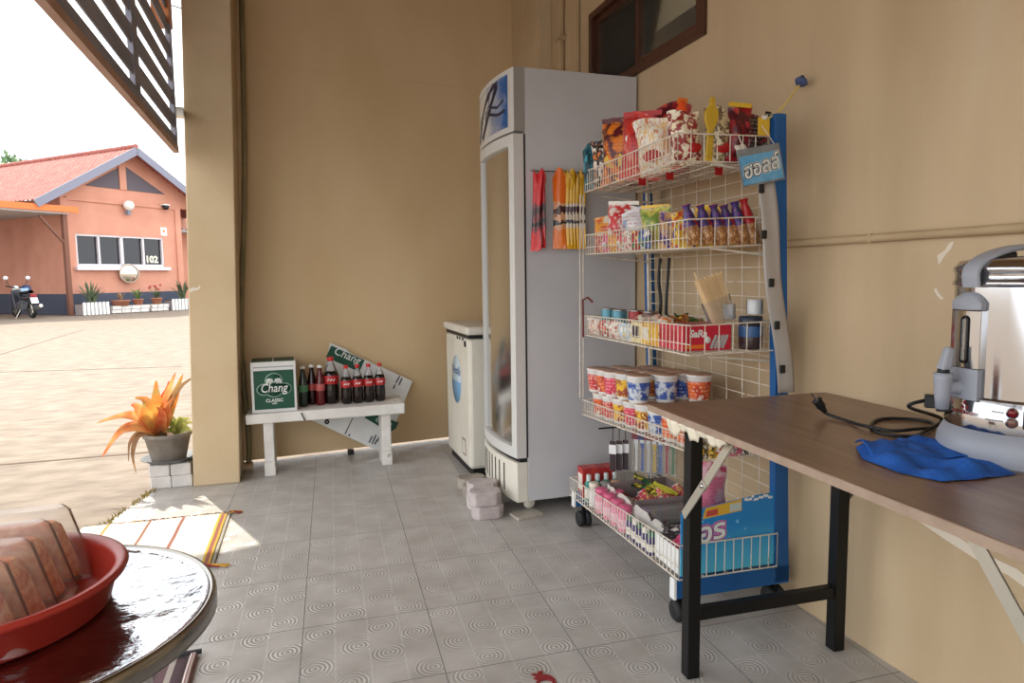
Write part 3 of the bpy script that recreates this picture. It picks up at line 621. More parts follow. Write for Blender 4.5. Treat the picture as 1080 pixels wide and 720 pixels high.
MB().lathe([(0, 0), (0.018, 0), (0.016, 0.006), (0, 0.008)], 14, X=onx(0, 0.07, 0.765)).build('lock', M['black'], co)
for y in (0.13, 0.20, 0.26): MB().lathe([(0, 0), (0.009, 0), (0.008, 0.004), (0, 0.005)], 10, X=onx(0, y, 0.788)).build('rivet', M['blackmetal'], co)
MB().box(-0.0015, 0, 0.10, 0.19, 0.10, 0.20).build('rating_label', mat('label_ink', C(150, 132, 120), 0.6), co); MB().box(-0.0025, 0, 0.112, 0.178, 0.112, 0.188).build('rating_label', M['cream'], co)

# bench
bn = thing('bench', 'white painted concrete bench against the back wall', 'bench', (0.185, 4.10, 0), R(-1))
MB().hexa([(-0.455, -0.02, 0.318), (0.455, -0.035, 0.322), (0.465, 0.25, 0.322), (-0.445, 0.24, 0.318), (-0.455, -0.02, 0.375), (0.455, -0.035, 0.386), (0.465, 0.25, 0.386), (-0.445, 0.24, 0.375)]).build('seat', M['white_paint'], bn, 0.006)
def bleg(x):
    l = MB()
    for a, b_, hw in ((0.0, 0.085, 0.031), (0.085, 0.32, 0.028)): l.box(x - hw, x + hw, 0.0 if hw > .03 else 0.006, 0.19, a, b_)
    return l
bleg(-0.335).build('leg', M['white_paint'], bn, 0.005); bleg(0.345).build('leg', M['white_paint'], bn, 0.005)
MB().bar((-0.15, -0.0305, 0.37), (-0.13, -0.0305, 0.322), 0.006, 0.003, (0, 1, 0)).build('crack', mat('crack', C(60, 50, 44), 0.9), bn)
# beer carton
green = noisy('bottle_green_print', C(22, 74, 56), C(28, 82, 62), 5, 0.5)
cw = noisy('white_carton', C(212, 212, 210), C(222, 222, 220), 8, 0.6)
bx = thing('beer_carton', 'green and white beer carton standing on the left end of the bench', 'carton', (-0.108, 4.115, 0.3775), R(1))
MB().box(-0.124, 0.124, 0.0, 0.225, 0.0, 0.295).build('box', cw, bx, 0.002)
MB().box(-0.110, 0.110, -0.001, 0.0, 0.018, 0.245).build('front_panel', green, bx)
MB().box(-0.118, -0.004, 0.012, 0.213, 0.295, 0.296).build('top_flap', green, bx); MB().box(0.004, 0.118, 0.012, 0.213, 0.295, 0.296).build('top_flap', green, bx)
XFm = Matrix.Rotation(PI / 2, 4, 'X')
pale = mat('pale_green_print', C(150, 178, 164), 0.5); wh = mat('white_print', C(226, 230, 226), 0.5)
def onbox(x, z, d=0.0018): return Matrix.Translation((x, -d, z)) @ XFm
for (x, z, rx, rz_) in ((0.0, 0.140, 0.092, 0.035), (-0.055, 0.135, 0.042, 0.035), (0.055, 0.135, 0.042, 0.035), (0.0, 0.185, 0.05, 0.045), (0, 0.122, 0.045, 0.036)):
    MB().lathe([(0, 0), (1, 0), (1, 0.0006), (0, 0.0006)], 28, X=onbox(x, z, 0.0012) @ Matrix.Diagonal((rx, rz_, 1, 1))).build('cloud_emblem', pale, bx)
    MB().lathe([(0, 0), (1, 0), (1, 0.0006), (0, 0.0006)], 28, X=onbox(x, z, 0.0016) @ Matrix.Diagonal((rx - .006, rz_ - .006, 1, 1))).build('cloud_emblem', green, bx)
for s_ in (-1, 1):
    e = MB()
    for (x, z, rx, rz_) in ((0.026, 0.187, 0.016, 0.012), (0.013, 0.187, 0.008, 0.01)): e.lathe([(0, 0), (1, 0), (1, 0.0006), (0, 0.0006)], 16, X=onbox(s_ * x, z, 0.0026) @ Matrix.Diagonal((rx, rz_, 1, 1)))
    for x in (0.015, 0.022, 0.032, 0.039): e.box(s_ * x - 0.003, s_ * x + 0.003, -0.0032, -0.0026, 0.168, 0.185)
    e.bar((s_ * 0.006, -0.003, 0.186), (s_ * 0.004, -0.003, 0.172), 0.004, 0.0006, (0, 1, 0)); e.build('elephant_emblem', wh, bx)
text('Chang', 0.072, wh, bx, onbox(-0.002, 0.140, 0.0034), shear=0.18, bold=0.0004, sx=0.80)
text('CLASSIC', 0.026, wh, bx, onbox(0, 0.068, 0.0022), bold=0.0006); text('BEER', 0.012, wh, bx, onbox(0, 0.05, 0.0022), bold=0.0003)
MB().box(-0.11, 0.11, -0.0008, 0, 0.262, 0.268).build('printed_line', mat('grey_print', C(150, 156, 156), 0.5), bx)
# bottles
cola = mat('cola', C(22, 9, 7), 0.1, spec=0.6); redl = mat('cola_red_label', C(178, 38, 40), 0.4); redcap = mat('red_cap', C(206, 50, 48), 0.35)
petm = glassy('pet_plastic', (0.86, 0.84, 0.83, 1), 0.25, 0.05, 0.75); greengl = mat('green_bottle_glass', C(22, 40, 26), 0.08, spec=0.7); brgl = mat('dark_red_soda', C(92, 14, 18), 0.1, spec=0.6)
script = mat('label_script', C(238, 226, 222), 0.5)
def pet(x, y, z, r, h, label, group):
    t = thing('cola_bottle', label, 'bottle', (x, y, z), 0, group)
    fill = 0.70
    MB().lathe([(0, 0), (r * 0.8, 0), (r, h * 0.05), (r, h * 0.32), (r * 0.93, h * 0.42), (r * 0.97, h * 0.62), (r * 0.8, h * fill), (0, h * fill)], 20).build('drink', cola, t)
    MB().lathe([(r * 0.805, h * fill), (r * 0.55, h * 0.80), (r * 0.34, h * 0.88), (r * 0.32, h * 0.92)], 20).build('neck', petm, t)
    MB().lathe([(0, h * 1.0), (r * 0.40, h * 0.995), (r * 0.42, h * 0.97), (r * 0.42, h * 0.915), (0, h * 0.91)], 16).build('cap', redcap, t)
    lb = MB().lathe([(r * 1.0, h * 0.43), (r * 1.03, h * 0.44), (r * 1.03, h * 0.60), (r * 1.0, h * 0.61)], 24).build('label', redl, t)
    for k in range(3): MB().bar((-r * .55 + k * r * .36, -r * 1.045, h * .50), (-r * .3 + k * r * .36, -r * 1.045, h * .545), 0.005, 0.002, (0, 1, 0)).build('label_script', script, lb)
def ztop(x): return 0.375 + (x - (-0.27)) / 0.91 * 0.0115 + 0.0005
pet(0.222, 4.26, ztop(.222), 0.047, 0.288, 'tall cola bottle with a red label standing alone mid bench', 'cola bottles on the bench')
for k, (x, w_) in enumerate(((0.308, 'first'), (0.376, 'second'), (0.444, 'third'), (0.512, 'fourth'))):
    pet(x, 4.20 + 0.004 * k, ztop(x), 0.033, 0.238, 'small cola bottle, %s of the row of four from the tall bottle' % w_, 'cola bottles on the bench')
def glassb(x, y, z, m, lm_, label, cap=M['white'], h=0.245, r=0.029):
    t = thing('soda_bottle', label, 'bottle', (x, y, z), 0, 'glass soda bottles beside the beer carton')
    MB().lathe([(0, 0), (r * .9, 0), (r, 0.01), (r * 0.94, h * 0.3), (r, h * 0.52), (r * 0.8, h * 0.68), (r * 0.48, h * 0.82), (r * 0.42, h * 0.94), (0, h * 0.95)], 18).build('bottle_glass', m, t)
    MB().lathe([(r * .46, h * .93), (r * .54, h * .94), (r * .52, h * .985), (0, h)], 14).build('cap', cap, t)
    MB().lathe([(r * .985, h * .36), (r * 1.02, h * .37), (r * 1.03, h * .52), (r * 1.0, h * .53)], 18).build('label', lm_, t)
glassb(0.055, 4.23, ztop(.055), greengl, mat('green_label', C(70, 120, 80), 0.5), 'dark green soda bottle right beside the beer carton')
glassb(0.108, 4.275, ztop(.1), mat('dark_soda', C(44, 12, 12), 0.1, spec=0.6), mat('pale_red_label', C(168, 70, 66), 0.5), 'dark glass soda bottle between the green and the red one')
glassb(0.155, 4.235, ztop(.15), brgl, mat('pink_label', C(186, 92, 88), 0.5), 'red soda bottle with a white cap beside the tall cola bottle')
# flattened carton leaning behind the bench
fc = thing('flattened_carton', 'flattened white and green beer carton leaning behind the bench', 'carton', (0.40, 4.330, 0.005), 0)
fc.rotation_euler = (R(-10), 0, th)
def fcb(u, v): # local sheet plane x,z
    return (u, v)
sheet = [(-0.155, 0.745), (-0.055, 0.70), (-0.03, 0.672), (0.37, 0.46), (0.16, 0.045), (0.115, 0.02), (-0.12, 0.16), (-0.34, 0.29), (-0.21, 0.50)]
XS = Matrix(((1, 0, 0, 0), (0, 0, -1, 0), (0, 1, 0, 0), (0, 0, 0, 1)))
MB().poly(sheet, -0.006, 0.0, XS).build('sheet', cw, fc)
def panel(pts, m, name='printed_panel', d=0.001): return MB().poly(pts, d - 0.0006, d, XS).build(name, m, fc)
panel([(-0.145, 0.728), (-0.075, 0.69), (0.06, 0.62), (0.02, 0.545), (-0.185, 0.655)], green)
panel([(0.08, 0.275), (0.255, 0.195), (0.235, 0.16), (0.19, 0.135), (0.03, 0.25)], green)
panel([(-0.045, 0.255), (-0.038, 0.258), (-0.095, 0.155), (-0.102, 0.158)], M['black'], 'fold_slot')
aX = Matrix.Rotation(R(-27), 4, 'Z')
text('Chang', 0.07, wh, fc, XS @ Matrix.Translation((-0.05, 0.655, 0.0016)) @ aX, shear=0.15, bold=0.0004)
text('CLASSIC', 0.03, wh, fc, XS @ Matrix.Translation((0.155, 0.205, 0.0016)) @ aX, bold=0.0008)
text('9', 0.06, M['black'], fc, XS @ Matrix.Translation((-0.20, 0.255, 0.0008)) @ Matrix.Rotation(R(150), 4, 'Z'), bold=0.003)
gi = mat('grey_ink', C(96, 96, 102), 0.6)
for (u0, v0, u1, v1) in ((0.05, 0.085, 0.075, 0.125), (0.068, 0.075, 0.10, 0.13), (0.085, 0.07, 0.105, 0.10), (0.10, 0.085, 0.125, 0.12), (0.255, 0.455, 0.285, 0.50), (0.235, 0.42, 0.25, 0.445), (0.275, 0.44, 0.30, 0.485)):
    MB().bar((u0, -0.0008, v0), (u1, -0.0008, v1), 0.011, 0.0008, (0, 1, 0)).build('printed_mark', gi, fc)
MB().poly([(-0.08, 0.15), (-0.07, 0.155), (-0.065, 0.145), (-0.075, 0.14)], 0.0004, 0.001, XS).build('printed_dot', M['black'], fc)
# small things by the gap: a dark stop
t = tag(MB().box(-0.02, 0.02, -0.01, 0.05, 0.0, 0.028).build('door_stop', M['black'], None, 0.004), 'small black stop on the floor at the foot of the back wall', 'stop'); t.location = bw(0.53, -0.05, 0.0)

# ================================================================== SNACK RACK
RZ = R(-3); RO = Vector((1.165, 1.84, 0))
RX = Matrix.Translation(RO) @ Matrix.Rotation(RZ, 4, 'Z')
def rw(u, v, z): return RX @ Vector((u, v, z))
rk = thing('snack_rack', 'blue metal snack rack with five wire baskets against the right wall', 'rack', RO, RZ)
# posts lean back a little
rp = MB().hexa([(0.368, 0.0, 0.095), (0.425, 0.0, 0.095), (0.425, 0.03, 0.095), (0.368, 0.03, 0.095), (0.326, 0.0, 1.655), (0.366, 0.0, 1.655), (0.366, 0.03, 1.655), (0.326, 0.03, 1.655)]); rp.build('post', M['blue'], rk, 0.002)
rp = MB().hexa([(0.375, 0.93, 0.095), (0.425, 0.93, 0.095), (0.425, 0.955, 0.095), (0.375, 0.955, 0.095), (0.330, 0.93, 1.655), (0.366, 0.93, 1.655), (0.366, 0.955, 1.655), (0.330, 0.955, 1.655)]); rp.build('post', M['blue'], rk, 0.002)
MB().tube([(0.372, 0.915, 0.12), (0.334, 0.915, 1.60)], 0.008, 8).build('hanging_rod', M['wire'], rk)
def backu(z): return 0.385 - 0.0265 * z
def backbar(z, h=0.04):
    return MB().box(backu(z) - 0.0, backu(z) + 0.03, 0.028, 0.932, z - h / 2, z + h / 2).build('cross_bar', M['blue'], rk)
backbar(0.12, 0.05)
for v0 in (0.0, 0.93):
    eb = MB().box(-0.004, 0.425, v0, v0 + 0.026, 0.09, 0.155).build('end_beam', M['blue'], rk, 0.002)
    MB().box(-0.014, -0.004, v0 - 0.002, v0 + 0.03, 0.088, 0.157).build('end_cap', M['white'], eb, 0.002)
tyre = mat('black_tyre', C(26, 26, 28), 0.7)
for (u, v) in ((0.03, 0.03), (0.03, 0.92), (0.385, 0.03), (0.385, 0.92)):
    cs = MB(); 
    for d in (-0.017, 0.017): cs.lathe([(0.0, -0.012), (0.03, -0.012), (0.036, -0.006), (0.036, 0.006), (0.03, 0.012), (0, 0.012)], 18, X=Matrix.Translation((u + d, v, 0.036)) @ Matrix.Rotation(PI / 2, 4, 'Y'))
    w_ = cs.build('caster', tyre, rk); MB().box(u - 0.006, u + 0.006, v - 0.012, v + 0.012, 0.036, 0.092).build('caster_fork', M['blackmetal'], w_)
# wire back panel
bg_ = MB()
for k in range(9): v = 0.10 + k * 0.1; bg_.tube([(backu(0.2) - 0.004, v, 0.2), (backu(1.55) - 0.004, v, 1.55)], 0.0018, 5)
for k in range(27): z = 0.22 + k * 0.05; bg_.tube([(backu(z) - 0.007, 0.02, z), (backu(z) - 0.007, 0.93, z)], 0.0018, 5)
bg_.build('back_mesh', M['wire'], rk)
# baskets: near front, far front, far back, near back corners (u, v, z of the bottom), near and far height
def basket(nf, ff, fb, nb, hn, hf, name='wire_basket', dense=0.026, nd=0.045):
    o_ = MB(); nf, ff, fb, nb = map(Vector, (nf, ff, fb, nb)); U = Vector((0, 0, 1))
    c = [nf, ff, fb, nb]; H = [hn, hf, hf, hn]; r_ = 0.0026; t_ = 0.0017
    for lv in (0.0, 0.36, 1.0):
        for i in range(4):
            a, b_ = c[i] + U * H[i] * lv, c[(i + 1) % 4] + U * H[(i + 1) % 4] * lv
            if lv == 0.36 and i >= 2: continue
            o_.tube([a, b_], r_ if lv != 0.36 else t_, 6)
    for i in range(4):
        L_ = (c[(i + 1) % 4] - c[i]).length; n_ = max(2, int(L_ / (dense if i in (0, 2) else nd)))
        for k in range(n_ + 1):
            f = k / n_; p = c[i].lerp(c[(i + 1) % 4], f); h = H[i] + (H[(i + 1) % 4] - H[i]) * f; o_.tube([p, p + U * h], t_, 5, cap=False)
    n_ = int((ff - nf).length / 0.04)
    for k in range(1, n_): f = k / n_; o_.tube([nf.lerp(ff, f), nb.lerp(fb, f)], t_, 5, cap=False)
    for k in range(1, 4): f = k / 4; o_.tube([nf.lerp(nb, f), ff.lerp(fb, f)], r_, 5, cap=False)
    return o_.build(name, M['wire'], rk)
basket((-0.002, 0.03, 1.50), (0.02, 0.865, 1.506), (0.335, 0.865, 1.512), (0.322, 0.03, 1.504), 0.085, 0.087)
basket((0.034, 0.028, 1.231), (0.03, 0.885, 1.241), (0.345, 0.885, 1.245), (0.33, 0.028, 1.243), 0.09, 0.083)
basket((0.04, 0.01, 0.890), (0.03, 0.925, 0.885), (0.352, 0.925, 0.888), (0.350, 0.012, 0.895), 0.096, 0.086)
basket((0.034, 0.02, 0.578), (0.03, 0.925, 0.520), (0.355, 0.925, 0.53), (0.36, 0.02, 0.585), 0.05, 0.068)
basket((0.0, -0.006, 0.158), (-0.01, 0.99, 0.128), (0.365, 0.99, 0.128), (0.37, -0.006, 0.158), 0.115, 0.085, nd=0.031)
# struts that carry the upper baskets off the posts
for z in (1.50, 1.235, 0.885, 0.56):
    for v in (0.034, 0.908): MB().tube([(backu(z) + 0.004, v, z - 0.03), (0.12, v, z - 0.005)], 0.004, 6).build('shelf_arm', M['wire'], rk)
# far end wire uprights
MB().tube([(0.012, 0.905, 1.50), (0.012, 0.915, 0.60)], 0.003, 6).build('front_wire', M['wire'], rk); MB().tube([(0.03, 0.915, 1.50), (0.03, 0.92, 0.60)], 0.003, 6).build('front_wire', M['wire'], rk)
tag(MB().tube([rw(0.022, 0.90, 0.875), rw(0.024, 0.905, 0.97), rw(0.02, 0.90, 1.04), rw(0.04, 0.89, 1.052), rw(0.06, 0.88, 1.03)], 0.005, 8).build('red_hook', mat('dark_red_rubber', C(110, 40, 36), 0.6)), 'dark red rubber hook on the far corner of the middle basket', 'hook')

# ---- stock: pillow packs
def pillow(w, h, d, seed, m, parent, name='pack', crimp=0.09, top=True):
    q = random.Random(seed); ph = q.uniform(0, 6)
    b_ = MB()
    def f(u, v, s):
        x = (u - 0.5) * 2; e = (1 - abs(x) ** 2.4) ** 0.6 if abs(x) < 1 else 0
        vv = min(1, max(0, (v - crimp) / (1 - 2 * crimp))); g = math.sin(PI * vv) ** 0.5 if 0 < vv < 1 else 0
        y = s * (d / 2 * e * g * (1 + 0.18 * math.sin(9 * u + ph + 5 * v)) + 0.0008)
        wx = w / 2 * (1 - 0.12 * math.sin(PI * v) + 0.02 * math.sin(ph + 9 * v)); z = h * v * (1 - 0.05 * x * x * v + 0.05 * v * v * math.sin(ph * 2 + 2.2 * x) - 0.03 * v * v)
        return Vector((x * wx, y + 0.006 * math.sin(7 * u + ph) * (0.3 + (v > 0.9)), z))
    b_.grid(lambda u, v: f(u, v, -1), 10, 12); b_.grid(lambda u, v: f(u, v, 1), 10, 12)
    return b_.build(name, m, parent)
def bag(u, v, z, w, h, d, m, label, rz=0.0, tilt=(0, 0), seed=1, group='snack bags in the top basket', cat='snack bag', crimpm=None, name='snack_bag', emblem=None, mat2=None):
    t = thing(name, label, cat, rw(u, v, z), group=group, rot=(R(tilt[0]), R(tilt[1]), RZ + R(rz)))
    pillow(w, h, d, seed, m, t, 'bag_body')
    if crimpm: MB().box(-w * .46, w * .46, -0.003, 0.003, h * 0.93, h * 1.0).build('crimped_top', crimpm, t)
    if emblem:
        em, ex, ez, er = emblem
        for s_ in (-1,):
            MB().grid(lambda a, b__: Vector((ex + er * b__ * math.cos(a * 2 * PI), -d * 0.5 - 0.004 + 0.006 * b__, ez + er * 0.6 * b__ * math.sin(a * 2 * PI))), 20, 2).build('printed_emblem', em, t)
    return t
oz = C
k_or = oz(226, 120, 34); k_red = oz(178, 30, 32); k_mar = oz(92, 22, 34); k_wht = oz(232, 226, 214); k_yel = oz(226, 184, 52); k_blk = oz(34, 28, 28)
k_teal = oz(28, 90, 104); k_pink = oz(216, 80, 120); k_grn = oz(66, 128, 62); k_blu = oz(44, 78, 168); k_pur = oz(72, 52, 132); k_tan = oz(196, 150, 98); k_cyan = oz(66, 172, 196); k_gry = oz(120, 116, 112)
m_red = mat('bright_red_foil', k_red, 0.3); m_yel = mat('yellow_foil', k_yel, 0.35); m_wht = mat('white_foil', k_wht, 0.35); m_mar = mat('maroon_foil', k_mar, 0.3); m_or = mat('orange_foil', k_or, 0.35)
bag(0.045, 0.845, 1.508, 0.085, 0.20, 0.05, pack('teal_foil', k_teal, oz(20, 60, 70), k_cyan, 1, 14), 'dark teal snack bag at the far end of the top basket', -55, (0, -4), 1)
bag(0.07, 0.775, 1.506, 0.11, 0.22, 0.05, pack('white_black_foil', k_wht, k_blk, oz(226, 130, 60), 2, 30), 'white and black speckled bag beside the teal one', -62, (6, 0), 2)
bag(0.085, 0.655, 1.506, 0.19, 0.265, 0.08, pack('orange_chip_foil', k_or, k_mar, oz(238, 168, 60), 3, 13), 'large orange and maroon chip bag in the top basket', -60, (5, 4), 3, crimpm=m_mar, emblem=(m_yel, 0, 0.10, 0.05))
bag(0.085, 0.485, 1.506, 0.18, 0.25, 0.08, pack('red_chip_foil', k_red, oz(206, 54, 44), oz(222, 130, 120), 4, 16), 'plain red chip bag next to the orange one', -58, (3, 6), 4, crimpm=m_red, emblem=(m_wht, -0.01, 0.15, 0.035))
bag(0.20, 0.46, 1.506, 0.17, 0.29, 0.07, pack('deep_red_foil', oz(150, 28, 30), k_mar, oz(206, 70, 60), 5, 14), 'dark red bag standing behind the plain red one', -52, (-3, 0), 5)
bag(0.075, 0.31, 1.506, 0.14, 0.20, 0.06, pack('stick_snack_foil', oz(228, 196, 140), k_wht, oz(206, 130, 80), 6, 26, stretch=(3, 3, .7)), 'pale bag of snack sticks behind the front wires of the top basket', -55, (5, -6), 6, emblem=(m_red, 0, 0.06, 0.035))
t = thing('orange_tube', 'bright orange upright tube in the top basket', 'tube', rw(0.10, 0.215, 1.506), group='snack bags in the top basket', rot=(R(2), R(3), RZ))
MB().lathe([(0.0, 0), (0.020, 0.002), (0.022, 0.06), (0.024, 0.14), (0.018, 0.20), (0.008, 0.225), (0.0, 0.228)], 14).build('tube_body', mat('orange_tube', oz(230, 84, 34), 0.3), t); MB().box(-0.018, 0.018, -0.002, 0.002, 0.215, 0.235).build('seal', m_or, t)
bag(0.075, 0.11, 1.503, 0.105, 0.18, 0.05, pack('popcorn_foil', oz(226, 214, 176), oz(150, 44, 44), oz(240, 230, 206), 7, 34, a=0.40, bpos=0.52), 'cream popcorn bag at the near front corner of the top basket', -12, (4, -6), 7, emblem=(m_red, 0.02, 0.05, 0.025))
t = thing('yellow_spoon_pack', 'slim mustard yellow pack with a round head in the top basket', 'pack', rw(0.118, 0.05, 1.503), group='snack bags in the top basket', rot=(R(2), R(2), RZ))
MB().poly([(-0.012, 0), (0.012, 0), (0.010, 0.10), (0.022, 0.125), (0.024, 0.155), (0.010, 0.175), (0.008, 0.20), (-0.008, 0.20), (-0.010, 0.175), (-0.024, 0.155), (-0.022, 0.125), (-0.010, 0.10)], -0.006, 0.006, XS).build('pack_body', mat('mustard_foil', oz(196, 160, 40), 0.35), t, 0.003); MB().box(-0.01, 0.01, -0.007, 0.007, 0.0, 0.01).build('seal', m_yel, t)
bag(0.170, 0.085, 1.504, 0.092, 0.185, 0.05, pack('nut_bag_foil', oz(206, 190, 150), oz(96, 74, 50), oz(232, 218, 186), 8, 46, a=0.46, bpos=0.55), 'clear bag of pale nuts behind the near end of the top basket', -6, (2, 0), 8, emblem=(m_red, 0.01, 0.05, 0.028))
bag(0.236, 0.075, 1.505, 0.085, 0.195, 0.045, pack('tall_red_foil', oz(150, 24, 34), oz(80, 16, 28), oz(190, 60, 64), 9, 18), 'tall deep red bag with a yellow top in the top basket', -4, (0, 3), 9, crimpm=m_yel, emblem=(m_wht, 0.0, 0.05, 0.022))
bag(0.292, 0.085, 1.505, 0.07, 0.165, 0.04, pack('dark_foil', oz(52, 44, 44), oz(120, 34, 40), oz(210, 200, 190), 10, 30), 'small dark bag beside the post end of the top basket', 6, (0, 0), 10)
bag(0.318, 0.055, 1.555, 0.045, 0.13, 0.02, pack('white_sachet_foil', k_wht, k_blk, oz(190, 50, 60), 11, 40), 'small white sachet poking up beside the blue post', 12, (0, 18), 11)
t = thing('price_card', 'plain yellow card clipped to the end of the top basket', 'card', rw(0.298, 0.022, 1.588), RZ); MB().box(-0.021, 0.021, -0.002, 0.0, 0, 0.056).build('card', m_yel, t); MB().box(-0.006, 0.006, -0.006, 0.002, 0.05, 0.062).build('clip', M['white'], t)
for k, (u, v) in enumerate(((0.09, 0.25), (0.06, 0.40), (0.2, 0.12))):
    t = thing('shelf_tag', ('red tag under the top basket below the snack sticks', 'red tag under the top basket below the red chip bag', 'red tag under the top basket near its near end')[k], 'tag', rw(u, v, 1.475), RZ); MB().box(-0.014, 0.014, -0.001, 0.001, 0, 0.026).build('tag', m_red, t); MB().box(-0.003, 0.003, -0.002, 0.002, 0.024, 0.032).build('hook', M['wire'], t)
# front row of small packets that shows through the wires
G2 = 'packets in the second basket'
bag(0.10, 0.82, 1.243, 0.13, 0.17, 0.07, pack('orange_puff_foil', oz(210, 84, 40), oz(230, 160, 70), oz(230, 220, 200), 12, 24), 'orange puffed snack bag at the far end of the second basket', -55, (0, 0), 12, G2)
bag(0.10, 0.675, 1.243, 0.155, 0.205, 0.08, pack('white_red_foil', k_wht, oz(206, 50, 54), oz(236, 230, 226), 13, 16, a=0.46, bpos=0.56), 'white bag with red print in the second basket', -55, (0, 4), 13, G2, crimpm=m_wht)
bag(0.10, 0.515, 1.241, 0.155, 0.165, 0.07, pack('white_blue_foil', oz(222, 222, 224), oz(150, 180, 206), oz(196, 52, 62), 14, 15, a=.52, bpos=.62), 'white bag with pale blue print in the second basket', -55, (0, 0), 14, G2)
bag(0.10, 0.375, 1.238, 0.12, 0.165, 0.06, pack('green_foil', oz(110, 146, 62), oz(200, 196, 96), oz(180, 140, 90), 15, 20), 'green and yellow bag in the second basket', -52, (0, 0), 15, G2, crimpm=m_yel)
bag(0.10, 0.265, 1.237, 0.085, 0.14, 0.05, pack('purple_peanut_foil', k_pur, k_tan, oz(210, 180, 130), 16, 30), 'purple topped peanut bag beside the green bag', -50, (0, 0), 16, G2)
bag(0.09, 0.165, 1.238, 0.07, 0.13, 0.04, pack('orange_red_foil', oz(206, 70, 40), k_yel, k_pur, 17, 30), 'small orange red packet beside the purple topped bag', -40, (0, 0), 17, G2)
tri = pack('peanut_cone', k_tan, oz(150, 96, 54), oz(220, 190, 140), 18, 60, a=.42, bpos=.58); pt = pack('purple_top', k_pur, oz(50, 40, 90), k_red, 19, 30)
for k, (u, v, h, lab) in enumerate(((0.085, 0.07, 0.125, 'cone bag of peanuts in the near front corner of the second basket'), (0.135, 0.065, 0.125, 'cone bag of peanuts second from the near front corner'), (0.178, 0.065, 0.125, 'cone bag of peanuts in the middle of the near end'), (0.218, 0.06, 0.125, 'cone bag of peanuts right of the middle of the near end'), (0.256, 0.06, 0.135, 'purple topped cone bag beside the red one'), (0.294, 0.06, 0.145, 'red topped cone bag beside the clip strip'))):
    t = thing('peanut_cone', lab, 'snack bag', rw(u, v, 1.243), RZ + R(rnd.uniform(-15, 15)), G2); t.rotation_euler[1] = R(-14)
    MB().lathe([(0, 0), (0.024, 0.002), (0.028, 0.02), (0.023, h * .55), (0.012, h * .9), (0.004, h)], 12).build('nuts', tri, t)
    MB().lathe([(0.0255, h * .5), (0.016, h * .82), (0.010, h * .96), (0.016, h * 1.06)], 12).build('printed_top', pt if k < 5 else m_red, t)
for k in range(7):
    u, v = 0.055 + 0.0 * k, 0.36 + k * 0.07
    bag(u, v, 1.243, 0.075, 0.075, 0.03, pack('small_packet_%d' % k, [k_wht, oz(226, 200, 90), k_pink, k_wht, k_or, oz(200, 210, 220), oz(230, 150, 120)][k], [k_blu, k_red, k_wht, oz(206, 60, 60), k_yel, k_pink, k_red][k], k_grn, 30 + k, 40), 'small %s packet low behind the front wires of the second basket' % ('white and blue', 'yellow and red', 'pink and white', 'white and red', 'orange and yellow', 'silver and pink', 'peach and red')[k], -85, (4, 0), 40 + k, G2)
for k in range(5):
    u, v = 0.23, 0.22 + k * 0.13
    bag(u, v, 1.245, 0.12, 0.15, 0.05, pack('rear_packet_%d' % k, [k_pur, oz(120, 30, 40), k_tan, k_red, k_blu][k], [k_yel, k_wht, k_red, k_yel, k_wht][k], k_tan, 50 + k, 22), '%s bag in the rear row of the second basket' % ('purple and yellow', 'dark red and white', 'tan and red', 'red and yellow', 'blue and white')[k], -55, (0, 0), 60 + k, G2)

# middle basket: cans, boxes, straw-like skewers
canm = {'teal': mat('teal_can', oz(84, 140, 156), 0.35, 0.3), 'red': mat('red_can', oz(150, 36, 36), 0.35, 0.2), 'brown': mat('brown_can', oz(104, 72, 70), 0.35, 0.2)}
for (u, v, c_, lab) in ((0.12, 0.845, 'teal', 'teal can at the far end of the middle basket'), (0.12, 0.73, 'teal', 'teal can between the far teal can and the red one'), (0.16, 0.65, 'red', 'red can in the middle basket'), (0.17, 0.545, 'brown', 'brown can beside the rear blue post')):
    t = thing('food_can', lab, 'can', rw(u, v, 0.892), RZ, 'cans in the middle basket')
    MB().lathe([(0, 0), (0.031, 0.0), (0.033, 0.004), (0.033, 0.104), (0.031, 0.108)], 22).build('can_wall', canm[c_], t)
    MB().lathe([(0.0, 0.104), (0.029, 0.104), (0.0335, 0.110), (0.031, 0.112), (0.028, 0.107)], 22).build('can_lid', M['steel'], t)
G3 = 'packets in the middle basket'
for k, (v, w_, cs_, lab) in enumerate(((0.84, 0.11, (oz(196, 60, 50), k_wht, oz(230, 160, 120)), 'red and white packet in front of the far teal can'), (0.73, 0.10, (oz(206, 84, 64), oz(120, 30, 34), k_wht), 'rust red packet in front of the second teal can'), (0.63, 0.10, (oz(180, 100, 80), k_wht, k_red), 'brownish packet in front of the red can'), (0.52, 0.11, (k_wht, oz(190, 206, 220), oz(206, 190, 90)), 'crumpled clear and white bag in the middle basket'))):
    bag(0.055, v, 0.892, w_, 0.075, 0.035, pack('mid_packet_%d' % k, *cs_, 70 + k, 34), lab, -86, (6, 0), 70 + k, G3)
def carton(u0, u1, v0, v1, z0_, h, m, label, group, face=None, cat='box', name='carton', side=None):
    t = thing(name, label, cat, rw((u0 + u1) / 2, (v0 + v1) / 2, z0_), RZ, group); a, b_ = (u1 - u0) / 2, (v1 - v0) / 2
    MB().box(-a, a, -b_, b_, 0, h).build('box', m, t, 0.0015)
    if face: MB().box(-a - 0.0008, -a, -b_ * .7, b_ * .7, h * .25, h * .8).build('front_print', face, t)
    MB().box(-a * .96, a * .96, -0.002, 0.002, h, h + 0.0006).build('lid_seam', M['grey_strip'], t)
    return t
ybm = pack('yellow_box', k_yel, oz(214, 160, 40), k_wht, 80, 14, a=.5, bpos=.68); rbm = mat('pink_red_box', oz(198, 30, 58), 0.4)
